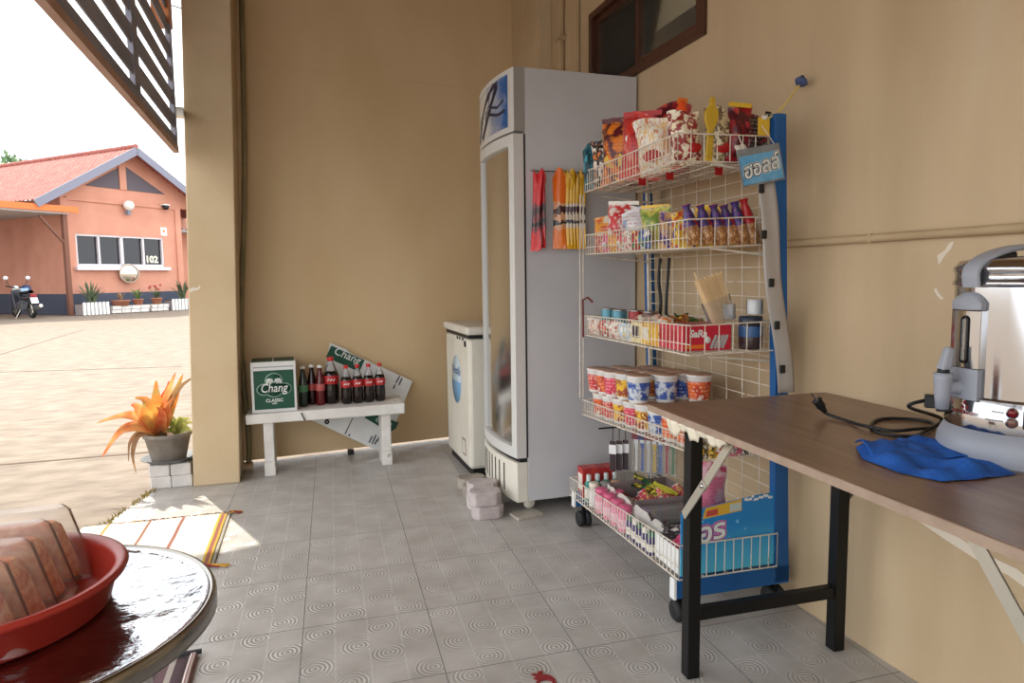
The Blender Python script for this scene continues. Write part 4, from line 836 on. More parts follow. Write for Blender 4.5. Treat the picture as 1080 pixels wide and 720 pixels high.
for k, (v0, v1, h, m_, f_, lab) in enumerate(((0.375, 0.46, 0.078, mat('cream_box', oz(226, 210, 160), 0.45), mat('box_ink', oz(60, 50, 60), 0.5), 'cream box with dark script in the middle basket'), (0.30, 0.37, 0.080, ybm, m_wht, 'yellow box beside the cream one'), (0.235, 0.295, 0.082, mat('amber_box', oz(220, 164, 44), 0.45), m_yel, 'amber box next to the pink boxes'))):
    carton(0.045, 0.20, v0, v1, 0.895, h, m_, lab, 'boxes in the middle basket', f_)
for k in range(4):
    carton(0.048, 0.225, 0.068 + k * 0.042, 0.107 + k * 0.042, 0.897, 0.083, rbm if k % 2 == 0 else mat('rose_box', oz(206, 58, 84), 0.4), ('pink box with white lettering at the near end of the middle basket', 'rose box second in the row of pink boxes', 'pink red box third in the row of pink boxes', 'rose box last in the row of pink boxes')[k], 'pink boxes in the middle basket', m_red if k else None)
pb0 = [o for o in bpy.data.objects if o.get('label', '').startswith('pink box with white lettering')][0]
def onfr(x, z, d): return Matrix.Translation((x, -0.0195 - d, z)) @ XFm
text('SaRa', 0.034, wh, pb0, onfr(-0.035, 0.056, 0.001), shear=0.1, bold=0.001)
MB().box(-0.085, -0.01, -0.0205, -0.0195, 0.008, 0.02).build('orange_stripe', m_or, pb0)
for k in range(4): MB().bar((0.012 + k * 0.014, -0.0205, 0.006), (0.032 + k * 0.014, -0.0205, 0.05), 0.010, 0.001, (0, 1, 0)).build('printed_straw', mat('grey_print2', oz(170, 176, 176), 0.5), pb0)
MB().lathe([(0, 0), (0.012, 0), (0.012, 0.001), (0, 0.001)], 8, X=onfr(0.0, 0.035, 0.0008)).build('printed_flower', wh, pb0)
for k in range(9):
    u, v = 0.09 + (k % 3) * 0.06, 0.27 + (k // 3) * 0.07
    bag(u, v, 0.977, 0.065, 0.042, 0.012, pack('top_sachet_%d' % k, [k_or, k_yel, k_grn][k % 3], [k_wht, oz(120, 60, 30), oz(40, 80, 40)][k % 3], oz(200, 120, 60), 90 + k, 40), '%s sachet standing on the boxes of the middle basket' % ('orange and white', 'yellow and brown', 'green and dark')[k % 3], rnd.uniform(-30, 30), (rnd.uniform(-78, -55), 0), 90 + k, ('orange sachets on the boxes', 'yellow sachets on the boxes', 'green sachets on the boxes')[k % 3], name='sachet', cat='sachet')
jr = thing('dark_jar', 'dark blue topped jar at the near end of the middle basket', 'jar', rw(0.30, 0.07, 0.896), RZ)
MB().lathe([(0, 0), (0.036, 0.001), (0.038, 0.01), (0.038, 0.075), (0.034, 0.085)], 22).build('jar_body', mat('dark_jar', oz(62, 48, 48), 0.2), jr)
MB().lathe([(0.039, 0.042), (0.039, 0.076), (0.0385, 0.078)], 22).build('label', mat('jar_label_blue', oz(52, 92, 140), 0.4), jr); MB().lathe([(0.036, 0.084), (0.038, 0.088), (0.038, 0.110), (0, 0.112)], 22).build('lid', mat('jar_lid', oz(44, 50, 66), 0.4), jr)
for k, (u, h) in enumerate(((0.252, 0.05), (0.318, 0.05))):
    t = thing('tape_roll', ('clear wrapped white roll beside the bamboo skewers', 'clear wrapped white roll beside the blue post')[k], 'roll', rw(u, 0.075, 1.018 if k == 0 else 1.012), RZ, 'small white rolls')
    if k == 0: t.location = rw(0.252, 0.135, 0.995)
    MB().lathe([(0.012, 0), (0.024, 0.0), (0.025, 0.004), (0.025, h), (0.012, h)], 18).build('roll', M['white'], t); MB().lathe([(0.027, 0), (0.027, h * 1.02)], 18).build('wrap', M['clear'], t)
sk = thing('skewer_bundle', 'bundle of pale bamboo skewers leaning in the middle basket', 'skewers', rw(0.235, 0.12, 0.985), rot=(R(-6), R(-18), RZ))
bam = noisy('bamboo', oz(222, 190, 140), oz(236, 208, 162), 60, 0.5, stretch=(1, 1, .1))
for k in range(30):
    x = -0.045 + (k % 10) * 0.0095; y = (k // 10) * 0.008; L_ = 0.165 + 0.004 * math.sin(k * 2.1) + (0.03 if k == 0 else 0)
    MB().tube([(x * 0.8, y, 0.0), (x * 1.15, y, L_)], 0.0024, 5).build('skewer', bam, sk)
MB().lathe([(0.052, 0.0), (0.054, 0.05), (0.056, 0.085)], 18, X=Matrix.Translation((-0.003, 0.008, 0)) @ Matrix.Diagonal((1, .42, 1, 1))).build('plastic_sleeve', M['clear'], sk)

# cup noodles
lidm = noisy('foil_lid', oz(150, 110, 90), oz(190, 150, 124), 30, 0.35); cupw = mat('cup_white', oz(226, 224, 220), 0.5)
bands = {}
def band(nm):
    if nm not in bands:
        c_ = dict(red=(oz(196, 44, 46), oz(226, 150, 130), k_wht), orange=(oz(222, 102, 40), oz(190, 60, 30), k_wht), pink=(oz(216, 70, 96), oz(200, 40, 70), k_wht), yellow=(oz(228, 176, 48), oz(150, 60, 40), oz(240, 214, 110)), blue=(oz(48, 82, 160), oz(200, 206, 214), oz(160, 170, 186)), deep=(oz(36, 72, 160), oz(70, 110, 190), k_wht))[nm]
        bands[nm] = pack('cup_band_' + nm, *c_, len(bands) * 3.3, 30, 0.45, 0.52, 0.64)
    return bands[nm]
proto = None
def cup(u, v, z, nm, label):
    t = thing('noodle_cup', label, 'noodle cup', rw(u, v, z), rnd.uniform(0, 6), 'cup noodles in the fourth basket')
    MB().lathe([(0, 0.0), (0.034, 0.0), (0.036, 0.003), (0.0465, 0.098), (0.0485, 0.1), (0.0485, 0.104), (0.046, 0.105)], 24).build('cup_body', cupw, t)
    MB().lathe([(0.0375, 0.012), (0.0452, 0.080)], 24).build('printed_band', band(nm), t)
    MB().lathe([(0.0, 0.1062), (0.0475, 0.1058), (0.0485, 0.104)], 24).build('foil_lid', lidm, t)
    return t
def z4(v): return 0.580 - 0.064 * v + 0.004
low = [('blue', 0.38, 'third'), ('yellow', 0.495, ''), ('pink', 0.60, ''), ('yellow', 0.71, ''), ('red', 0.815, '')]
cols4 = (0.085, 0.187, 0.289)
cn = {0: ['orange', 'orange', 'blue', 'yellow', 'pink', 'yellow', 'red', 'orange'], 1: ['red', 'yellow', 'orange', 'blue', 'red', 'pink', 'yellow', 'red'], 2: ['yellow', 'red', 'red', 'yellow', 'orange', 'red', 'blue', 'pink']}
vs4 = [0.085, 0.19, 0.295, 0.40, 0.505, 0.61, 0.715, 0.82]
ordn = ('first', 'second', 'third', 'fourth', 'fifth', 'sixth', 'seventh', 'eighth'); rown = ('front', 'middle', 'wall side')
for c_ in range(3):
    for i, v in enumerate(vs4): cup(cols4[c_], v, z4(v), cn[c_][i], '%s cup noodle in the lower layer, %s row, %s from the near end' % (cn[c_][i], rown[c_], ordn[i]))
up_ = [(0.07, 0.85, 'red'), (0.07, 0.748, 'orange'), (0.062, 0.648, 'pink'), (0.07, 0.548, 'yellow'), (0.062, 0.425, 'blue'), (0.163, 0.40, 'blue'), (0.262, 0.445, 'deep'), (0.268, 0.338, 'orange'), (0.17, 0.512, 'yellow'), (0.272, 0.55, 'yellow'), (0.172, 0.62, 'red'), (0.274, 0.656, 'red'), (0.172, 0.725, 'orange'), (0.274, 0.76, 'red'), (0.172, 0.83, 'red')]
ul = ['red cup noodle at the far front corner of the upper layer', 'orange cup noodle beside the far red one in the upper layer front row', 'pink cup noodle in the upper layer front row', 'yellow cup noodle in the upper layer front row', 'blue and white cup noodle ending the upper layer front row', 'blue and white cup noodle standing behind the end of the front row', 'deep blue cup noodle between the white blue cup and the orange one', 'orange cup noodle at the near end of the upper layer', 'yellow cup noodle in the upper layer middle row', 'yellow cup noodle by the wire back in the upper layer', 'red cup noodle in the upper layer middle row behind the pink one', 'red cup noodle by the wire back behind the middle row', 'orange cup noodle in the upper layer middle row', 'red cup noodle by the wire back at the far end', 'red cup noodle at the far end of the upper middle row']
for (u, v, nm), lb in zip(up_, ul): cup(u, v, z4(v) + 0.108, nm, lb)
for k, (u, v, r_) in enumerate(((0.02, 0.14, 0.035), (0.022, 0.065, 0.028))): pass
# packets hanging at the near end under the table
for k in range(8):
    bag(0.10 + 0.032 * k, 0.022, 0.545, 0.035, 0.055, 0.014, pack('strip_packet_%d' % k, [k_yel, k_blk, k_yel, k_pink, k_gry, k_wht, k_pink, k_gry][k], [k_blk, k_yel, k_red, k_wht, k_pink, k_blk, k_wht, k_wht][k], k_wht, 120 + k, 60), '%s sachet, %s along the near end under the cup noodles' % (('yellow', 'black', 'yellow', 'pink', 'grey', 'white', 'pink', 'grey')[k], ordn[k]), 0, (0, 0), 130 + k, 'sachets hung at the near end of the fourth basket', name='sachet', cat='sachet')

# ---- bottom basket
G5 = 'toiletries in the bottom basket'
for k in range(4):
    t = carton(0.022 + k * 0.04, 0.060 + k * 0.04, 0.905, 0.975, 0.136, 0.135, mat('toothpaste_box_%d' % k, (oz(178, 44, 44), oz(190, 60, 54), oz(170, 38, 42), oz(186, 52, 50))[k], 0.4), ('red toothpaste box at the far front corner of the bottom basket', 'red toothpaste box second from the far front corner', 'red toothpaste box third from the far front corner', 'red toothpaste box against the fridge side of the bottom basket')[k], 'red toothpaste boxes', m_wht)
def bottle(u, v, z, r, h, mb, mc, label, group, capr=0.7, name='bottle', cat='bottle', lab=None):
    t = thing(name, label, cat, rw(u, v, z), RZ, group)
    MB().lathe([(0, 0), (r * .94, 0), (r, h * .03), (r, h * .62), (r * .92, h * .72), (r * capr * .9, h * .78)], 18).build('bottle_body', mb, t)
    MB().lathe([(r * capr, h * .77), (r * capr * 1.03, h * .79), (r * capr, h * .97), (r * capr * .8, h), (0, h)], 18).build('cap', mc, t)
    if lab: MB().lathe([(r * 1.012, h * .16), (r * 1.012, h * .5)], 18).build('label', lab, t)
    return t
tealb = mat('teal_bottle', oz(44, 142, 128), 0.3); pinkb = mat('pink_bottle', oz(226, 132, 160), 0.4); pinkc = mat('pink_cap', oz(214, 96, 134), 0.4); pinkl = mat('pink_label', oz(236, 190, 204), 0.45)
for k in range(4): bottle(0.03 + k * 0.042, 0.855, 0.136, 0.018, 0.125, tealb, mat('teal_cap_%d' % k, oz(200, 206, 204), 0.4), 'teal bottle, %s from the front wires, before the red toothpaste boxes' % ordn[k], 'teal bottles', 0.6, lab=m_wht)
bottle(0.032, 0.795, 0.138, 0.024, 0.105, M['white'], mat('pale_cap', oz(226, 214, 198), 0.4), 'white jar at the front wires before the teal bottles', G5, 0.95, 'jar', 'jar')
bottle(0.085, 0.80, 0.138, 0.024, 0.10, M['white'], M['grey_strip'], 'white jar with a grey lid beside the orange jar', G5, 0.95, 'jar', 'jar')
bottle(0.14, 0.805, 0.138, 0.026, 0.10, mat('orange_jar', oz(206, 122, 80), 0.35), mat('orange_jar_lid', oz(190, 150, 120), 0.4), 'orange jar in the bottom basket', G5, 0.95, 'jar', 'jar')
t = thing('soap_roll', 'peach wrapped roll lying beside the orange jar', 'roll', rw(0.20, 0.79, 0.205), RZ); MB().lathe([(0, -0.05), (0.026, -0.05), (0.03, -0.04), (0.03, 0.04), (0.026, 0.05), (0, 0.05)], 18, X=Matrix.Rotation(PI / 2, 4, 'Y')).build('roll', pack('peach_wrap', oz(216, 160, 136), oz(196, 120, 100), k_wht, 140, 30), t); MB().lathe([(0.0302, -0.012), (0.0302, 0.012)], 18, X=Matrix.Rotation(PI / 2, 4, 'Y')).build('paper_band', m_wht, t)
carton(0.165, 0.235, 0.745, 0.835, 0.137, 0.038, mat('peach_box', oz(206, 170, 150), 0.5), 'flat peach carton under the peach wrapped roll', G5)
for k, (u, v) in enumerate(((0.028, 0.705), (0.032, 0.63), (0.034, 0.555), (0.034, 0.48), (0.085, 0.66))):
    bottle(u, v, 0.14, 0.027, 0.105, pinkb, pinkc, ('pink powder bottle farthest along the front wires', 'pink powder bottle second along the front wires', 'pink powder bottle third along the front wires', 'pink powder bottle nearest the purple pack', 'pink powder bottle standing in the second row')[k], 'pink powder bottles', 0.95, 'powder_bottle', lab=pinkl)
navy = mat('navy_bottle', oz(54, 44, 104), 0.35)
for k in range(5): bottle(0.024, 0.405 - k * 0.043, 0.146, 0.019, 0.085, navy, m_wht if k % 2 else mat('green_cap_%d' % k, oz(60, 110, 84), 0.4), 'small navy bottle, %s along the front wires after the pink ones' % ordn[k], 'navy bottles', 0.75, lab=m_wht if k < 3 else m_wht)
bag(0.095, 0.40, 0.145, 0.09, 0.105, 0.06, pack('lilac_foil', oz(176, 132, 178), oz(206, 170, 206), oz(150, 100, 160), 150, 30), 'lilac pack beside the last pink powder bottle', -70, (0, 0), 150, G5)
# open grey-white display cartons
cb_ = noisy('grey_card', C(196, 190, 182), C(210, 204, 198), 12, 0.8, c3=C(150, 138, 128), t3=0.74); cbi = noisy('mauve_grey_card', C(134, 118, 116), C(146, 130, 128), 8, 0.85)
tr_ = thing('display_tray', 'large torn grey display carton in the bottom basket', 'carton', rw(0.0, 0.0, 0.142), RZ)
zl = 0.118
MB().box(0.065, 0.34, 0.22, 0.72, 0.0, 0.004).build('bottom', cbi, tr_)
q = random.Random(8); fp = [(0.22, 0.0), (0.72, 0.0)]
for k in range(17): v = 0.72 - k * 0.5 / 16; fp.append((v, zl - (0.028 if k % 5 == 3 else 0.008 * q.random())))
XV = Matrix(((0, 0, 1, 0), (1, 0, 0, 0), (0, 1, 0, 0), (0, 0, 0, 1)))
MB().poly(fp, 0.062, 0.0655, XV).build('torn_front', cb_, tr_)
MB().box(0.337, 0.34, 0.22, 0.72, 0.0, zl).build('back_wall', cbi, tr_); MB().box(0.066, 0.337, 0.72, 0.7235, 0, zl).build('end_wall', cbi, tr_)
MB().box(0.066, 0.337, 0.22, 0.2235, 0, zl - .01).build('end_wall', cbi, tr_); MB().box(0.066, 0.337, 0.46, 0.4635, 0, zl + 0.004).build('divider', cbi, tr_)
def sach(u, v, z, m, label, group, w=0.055, h=0.075, rz=0, tilt=None):
    return bag(u, v, z, w, h, 0.016, m, label, rz, tilt or (rnd.uniform(-84, -60), rnd.uniform(-10, 10)), int(u * 999 + v * 777), group, 'sachet', name='sachet')
smr = pack('red_sachet', oz(190, 34, 56), k_wht, oz(120, 30, 40), 160, 40); smg = pack('green_sachet', oz(40, 96, 60), oz(226, 200, 70), oz(30, 60, 44), 161, 26); smk = pack('pink_white_sachet', k_wht, oz(216, 60, 96), oz(226, 196, 120), 162, 40); smy = mat('lime_sachet', oz(206, 200, 70), 0.35)
for k in range(9):
    u, v = 0.10 + (k % 3) * 0.06, 0.50 + (k // 3) * 0.06; sach(u, v, 0.195, smr, 'red and white sachet heaped in the far half of the torn display carton', 'red sachets in the display carton', rz=rnd.uniform(-60, 60))
for k in range(5): sach(0.14 + 0.04 * k, 0.49 + 0.012 * k, 0.240, smk, 'pink and white sachet lying on top of the red sachets', 'pink white sachets on the heap', rz=rnd.uniform(-50, 50))
for k in range(5): sach(0.25 + 0.02 * (k % 3), 0.50 + 0.045 * k, 0.232, smg, 'dark green sachet at the wall side of the heap', 'green sachets on the heap', 0.05, 0.11, rz=rnd.uniform(20, 60))
sach(0.275, 0.50, 0.256, smy, 'lime yellow sachet lying on the green ones', None, 0.04, 0.12, 40)
tb = thing('clear_tub', 'clear lidded plastic tub in the near half of the torn display carton', 'tub', rw(0.20, 0.335, 0.176), RZ)
MB().poly([(-0.10, -0.09), (0.10, -0.09), (0.11, -0.08), (0.11, 0.08), (0.10, 0.09), (-0.10, 0.09), (-0.11, 0.08), (-0.11, -0.08)], 0.0, 0.06).build('tub_body', mat('tan_wafers', oz(170, 132, 108), 0.6), tb, 0.004)
MB().poly([(-0.108, -0.096), (0.108, -0.096), (0.118, -0.085), (0.118, 0.085), (0.108, 0.096), (-0.108, 0.096), (-0.118, 0.085), (-0.118, -0.085)], 0.062, 0.075).build('tub_lid', M['clear'], tb)
MB().box(0.02, 0.10, -0.02, 0.05, 0.0605, 0.062).build('pink_insert', mat('pink_insert', oz(190, 60, 84), 0.4), tb)
wt = thing('white_carton', 'open white carton at the near front corner of the bottom basket', 'carton', rw(0.0, 0.0, 0.163), RZ)
MB().box(0.012, 0.23, 0.02, 0.185, 0, 0.003).build('bottom', M['white'], wt)
for a in ((0.012, 0.0145, 0.02, 0.185), (0.2275, 0.23, 0.02, 0.185), (0.0145, 0.2275, 0.02, 0.0225), (0.0145, 0.2275, 0.1825, 0.185)): MB().box(*a, 0.0, 0.085).build('wall', M['white'], wt)
for k in range(4): sach(0.05 + (k % 2) * 0.06, 0.07 + (k // 2) * 0.02, 0.205 + 0.012 * (k // 2), pack('hot_pink_wrap', oz(222, 44, 104), oz(236, 90, 140), k_wht, 170, 30), 'hot pink and white wrapper in the open white carton', 'hot pink wrappers in the white carton', 0.08, 0.09, rnd.uniform(-20, 20))
for k in range(3): sach(0.055 + k * 0.055, 0.13, 0.228, pack('black_wrap', k_blk, oz(60, 56, 60), k_wht, 171, 34), 'black and white wrapper at the back of the open white carton', 'black wrappers in the white carton', 0.07, 0.08, rnd.uniform(-20, 20))
# cards of goods hanging under the fourth basket
hbar = MB().tube([rw(0.03, 0.742, 0.495), rw(0.37, 0.742, 0.495)], 0.004, 6)
t = tag(hbar.build('hanging_bar', M['black']), 'black bar under the far end of the fourth basket', 'bar')
for k in range(3):
    t = thing('hair_comb', 'black comb on a white header card, %s on the hanging bar' % ordn[k], 'comb', rw(0.095 + k * 0.030, 0.74, 0.305), RZ + R(-40), 'combs under the fourth basket')
    c_ = MB().box(-0.012, 0.012, -0.003, 0.003, 0.0, 0.13); c_.build('comb', mat('comb_dark_%d' % k, oz(48, 28, 34), 0.35), t); MB().box(-0.016, 0.016, -0.005, -0.0032, 0.075, 0.115).build('header_card', M['white'], t)
    MB().tube([(0, 0, 0.13), (0, 0, 0.19)], 0.002, 5).build('loop', M['black'], t)
for k in range(7):
    t = thing('toothbrush', '%s toothbrush in clear wrap, %s in the hanging row' % (('white', 'blue', 'white', 'yellow', 'blue', 'red', 'green')[k], ordn[k]), 'toothbrush', rw(0.195 + k * 0.020, 0.715 - k * 0.017, 0.305), RZ + R(-40), 'toothbrushes under the fourth basket')
    col = (k_wht, k_blu, oz(210, 206, 200), k_yel, oz(70, 110, 180), k_red, k_grn)[k]
    MB().poly([(-0.006, 0), (0.006, 0), (0.004, 0.09), (0.009, 0.12), (0.009, 0.165), (-0.009, 0.165), (-0.009, 0.12), (-0.004, 0.09)], -0.003, 0.003, XS).build('handle', mat('brush_handle_%d' % k, col, 0.35), t)
    MB().box(-0.008, 0.008, -0.012, -0.003, 0.125, 0.162).build('bristles', M['white'], t)
    MB().box(-0.016, 0.016, -0.014, 0.008, -0.006, 0.20).build('wrap', M['clear'], t)
    MB().box(-0.017, 0.017, -0.0145, 0.0085, 0.140, 0.206).build('header_card', mat('brush_card_%d' % k, (oz(120, 50, 60), oz(60, 60, 110), oz(120, 50, 60), oz(150, 50, 60), oz(110, 40, 50), oz(130, 44, 50), oz(120, 50, 50))[k], 0.5), t)
pk = bag(0.20, 0.16, 0.30, 0.15, 0.19, 0.05, pack('pink_clear_bag', oz(226, 126, 150), oz(236, 190, 200), oz(206, 80, 110), 180, 16), 'pink bag hanging behind the blue advertising board', -10, (0, 0), 180, None)
# advertising board
ab_m = bpy.data.materials.new('advert_blue'); ab_m.use_nodes = True; nt = ab_m.node_tree; bs = nt.nodes['Principled BSDF']
tc = nt.nodes.new('ShaderNodeTexCoord'); sp = nt.nodes.new('ShaderNodeSeparateXYZ'); nt.links.new(tc.outputs['Object'], sp.inputs[0])
mr = nt.nodes.new('ShaderNodeMapRange'); mr.inputs[1].default_value = 0.0; mr.inputs[2].default_value = 0.16; nt.links.new(sp.outputs[2], mr.inputs[0])
vr = nt.nodes.new('ShaderNodeValToRGB'); vr.color_ramp.elements[0].color = C(84, 190, 222); vr.color_ramp.elements[1].color = C(30, 132, 200); nt.links.new(mr.outputs[0], vr.inputs[0]); nt.links.new(vr.outputs[0], bs.inputs['Base Color']); bs.inputs['Roughness'].default_value = 0.4
ab = thing('advert_board', 'bright blue advertising board with Thai lettering in the near end of the bottom basket', 'sign', rw(0.0, 0.004, 0.164), RZ)
MB().poly([(0.012, 0.0), (0.364, 0.0), (0.368, 0.252), (0.345, 0.248), (0.30, 0.246), (0.2, 0.235), (0.012, 0.212)], -0.005, 0.0, XS).build('board', ab_m, ab)
pinko = mat('letter_pink', oz(214, 120, 176), 0.5); purpo = mat('letter_purple', oz(90, 50, 120), 0.5)
LX = Matrix.Translation((0.095, -0.0008, 0.135)) @ XFm @ Matrix.Rotation(R(8), 4, 'Z')
text('วอร', 0.090, pinko, ab, LX, 'lettering', 0.0006, 0.15, 0.008, 1.1); text('วอร', 0.090, purpo, ab, Matrix.Translation((0, -0.0008, 0)) @ LX, 'lettering', 0.0006, 0.15, 0.0045, 1.1); text('วอร', 0.090, wh, ab, Matrix.Translation((0, -0.0016, 0)) @ LX, 'lettering', 0.0006, 0.15, 0.0022, 1.1)
MB().poly([(0.09, 0.186), (0.235, 0.2), (0.235, 0.239), (0.10, 0.222)], 0.0, 0.0012, XS).build('yellow_panel', mat('advert_yellow', oz(222, 178, 56), 0.45), ab)
MB().poly([(0.10, 0.192), (0.145, 0.196), (0.145, 0.216), (0.105, 0.212)], 0.0012, 0.002, XS).build('red_panel', mat('advert_red', oz(196, 76, 70), 0.5), ab); MB().poly([(0.19, 0.2), (0.232, 0.204), (0.232, 0.230), (0.19, 0.226)], 0.0012, 0.002, XS).build('white_panel', mat('advert_white', oz(190, 206, 200), 0.5), ab)
for (x, z, r_) in ((0.22, 0.165, 0.006), (0.25, 0.135, 0.004), (0.09, 0.178, 0.004), (0.19, 0.115, 0.003)): MB().lathe([(0, 0), (r_, 0), (r_, 0.0006), (0, 0.0006)], 10, X=Matrix.Translation((x, -0.0003, z)) @ XFm).build('bubble', mat('bubble', oz(110, 180, 224), 0.5), ab)
tn = MB(); q = random.Random(5)
for k in range(12): x = 0.25 + k * 0.009; z = 0.243 - 0.012 * q.random(); w_ = 0.004 + .004 * q.random(); tn.poly([(x - w_, z - .004), (x + w_, z - .002), (x + w_ * .6, z + .006), (x - w_ * .5, z + .005)], 0.0, 0.0008, XS)
tn.build('torn_print', M['white'], ab)
# small hanging sign
hs_ = thing('shelf_sign', 'small tilted pale blue sign hanging from the near end of the top basket', 'sign', rw(0.262, -0.022, 1.480), rot=(R(-3), R(-11), RZ))
MB().box(-0.078, 0.078, -0.0012, 0.0012, -0.050, 0.066).build('plastic_sleeve', noisy('smoky_sleeve', oz(120, 124, 128), oz(140, 144, 146), 20, 0.25), hs_)
MB().box(-0.072, 0.072, -0.0030, -0.0012, -0.044, 0.044).build('card', noisy('pale_blue_card', oz(84, 158, 208), oz(122, 184, 222), 22, 0.4), hs_)
SX = Matrix.Translation((-0.004, -0.0032, 0.001)) @ XFm @ Matrix.Rotation(R(8), 4, 'Z')
text('ฮอลล์', 0.063, wh, hs_, SX, 'lettering', 0.0004, 0.2, 0.0050, 0.95); text('ฮอลล์', 0.063, k_ := mat('letter_black', oz(24, 24, 30), 0.5), hs_, Matrix.Translation((0, -0.0008, 0)) @ SX, 'lettering', 0.0004, 0.2, 0.0034, 0.95); text('ฮอลล์', 0.063, wh, hs_, Matrix.Translation((0, -0.0016, 0)) @ SX, 'lettering', 0.0004, 0.2, 0.0012, 0.95)
MB().tube([(-0.05, 0, 0.066), (-0.056, 0.006, 0.11)], 0.0015, 5).build('string', M['wire'], hs_); MB().tube([(0.06, 0, 0.066), (0.03, 0.004, 0.13)], 0.0015, 5).build('string', M['wire'], hs_)
# clear strip with black clips hanging down the near post
cs_ = thing('clip_strip', 'long clear plastic strip with black clips hanging down the near post', 'strip', rw(0.0, -0.012, 0.0), RZ)
film = mat('grey_film', oz(176, 170, 164), 0.25)
sp_ = MB().grid(lambda a, b__: Vector((0.250 + 0.064 * a + (1 - b__) * 0.102 + 0.006 * math.sin(b__ * 9), 0.002 * math.sin(a * 6 + b__ * 5), 0.755 + 0.685 * b__)), 6, 20); o_ = sp_.build('strip', film, cs_)
sm = o_.modifiers.new('thickness', 'SOLIDIFY'); sm.thickness = 0.0012
for (x, z) in ((0.268, 1.415), (0.281, 1.272), (0.313, 1.118), (0.338, 0.98), (0.363, 0.835)):
    MB().box(x - 0.010, x + 0.010, -0.009, -0.002, z - 0.014, z + 0.014, Matrix.Translation((0, 0, 0))).build('clip', M['black'], cs_, 0.003)
# flag stick with a blue ball
fs = thing('ball_stick', 'thin yellow stick with a blue ball rising from the top of the rack', 'stick', rw(0.325, 0.018, 1.60), RZ)
MB().tube(bez([(-0.02, 0.0, 0.04), (0.01, 0, 0.055), (0.045, 0.0, 0.085), (0.098, 0.0, 0.150)], 6), 0.0035, 6).build('stick', mat('pale_yellow_stick', oz(222, 196, 110), 0.4), fs)
MB().lathe([(0, -0.012), (0.016, -0.008), (0.021, 0.0), (0.016, 0.009), (0.006, 0.012), (0, 0.008)], 16, X=Matrix.Translation((0.106, 0, 0.162)) @ Matrix.Rotation(R(35), 4, 'Y')).build('ball', mat('dusty_blue', oz(66, 82, 128), 0.5), fs)
MB().lathe([(0, 0.009), (0.008, 0.011), (0.006, 0.017), (0, 0.018)], 10, X=Matrix.Translation((0.104, -0.004, 0.163)) @ Matrix.Rotation(R(10), 4, 'Y')).build('ball_knob', M['black'], fs)
# black straps hanging on the back mesh
for k, (v, lab) in enumerate(((0.80, 'black strap hung on the mesh, farther one'), (0.72, 'black strap hung on the mesh, nearer one'))):
    t = thing('black_strap', lab, 'strap', rw(0.345, v, 1.20), RZ, 'black straps'); MB().tube(bez([(0, 0, 0.02), (0.0, 0.012, -0.08), (-0.004, -0.015 + .03 * k, -0.18), (0, 0.02, -0.30)], 6), 0.007, 7).build('strap', M['black'], t); MB().tube([(0.0, 0.0, 0.02), (0.012, 0, 0.03)], 0.003, 5).build('hook', M['wire'], t)

# ---- long snack strips hung on the fridge side
rod = tag(MB().tube([(1.07, 2.948, 1.628), (1.345, 2.948, 1.628)], 0.0022, 6).build('hanging_wire', M['blackmetal']), 'thin wire hung along the side of the drinks fridge', 'wire')
def stripbag(x, y, w, m, label, group, seed, h=0.365, rz=0.0, low=None, tilt=0):
    t = thing('snack_strip', label, 'snack pack', (x, y, 1.638 - h), group=group, rot=(0, R(tilt), R(rz)))
    pillow(w, h, 0.02, seed, m, t, 'pack_body', 0.06)
    MB().box(-w * .46, w * .46, -0.002, 0.002, 0.0, h * 0.05).build('crimped_end', low or m, t)
    return t
def strip_mat(name, top, mid, low_, seed):
    m, nt, b = nmat(name); N = nt.nodes; L = nt.links
    tc = N.new('ShaderNodeTexCoord'); sp = N.new('ShaderNodeSeparateXYZ'); L.new(tc.outputs['Object'], sp.inputs[0])
    n = N.new('ShaderNodeTexNoise'); n.inputs['Scale'].default_value = 40; L.new(tc.outputs['Object'], n.inputs['Vector'])
    r = N.new('ShaderNodeValToRGB'); r.color_ramp.interpolation = 'CONSTANT'; e = r.color_ramp.elements
    e[0].color = low_; e[1].color = mid; e[1].position = 0.25; x = e.new(0.30); x.color = k_blk; x = e.new(0.36); x.color = mid; x = e.new(0.44); x.color = oz(70, 40, 40); x = e.new(0.52); x.color = mid; x = e.new(0.58); x.color = top
    v = math_n(nt, 'ADD', math_n(nt, 'DIVIDE', sp.outputs[2], 0.365), math_n(nt, 'MULTIPLY_ADD', n.outputs['Fac'], 0.22, -0.11))
    L.new(v, r.inputs[0]); L.new(r.outputs[0], b.inputs['Base Color']); b.inputs['Roughness'].default_value = 0.25
    return m
so = strip_mat('orange_strip', oz(232, 112, 30), oz(216, 160, 120), oz(230, 120, 40), 1); sy = strip_mat('yellow_strip', oz(222, 172, 40), oz(206, 190, 170), oz(232, 178, 40), 2); sr_ = strip_mat('red_strip', oz(206, 36, 40), oz(120, 50, 56), oz(206, 40, 44), 3)
stripbag(1.205, 2.936, 0.065, so, 'orange snack strip hanging first on the fridge side', 'snack strips on the fridge side', 1, rz=-25)
for k in range(6): stripbag(1.232 + k * 0.0165, 2.938 - 0.001 * k, 0.05, sy, 'yellow snack strip, %s after the orange one' % ordn[k], 'snack strips on the fridge side', 3 + k, rz=-62)
stripbag(1.083, 2.938, 0.045, sr_, 'red snack strip hanging nearest the fridge door', 'red strips on the fridge side', 12, rz=-40, h=0.375, tilt=3)
stripbag(1.098, 2.932, 0.04, sr_, 'crumpled red snack strip hanging before the first red one', 'red strips on the fridge side', 13, rz=-68, h=0.368, tilt=-3)
stripbag(1.126, 2.938, 0.035, sr_, 'thin edge-on red snack strip apart from the other two', 'red strips on the fridge side', 14, rz=-86, h=0.36, tilt=-1)

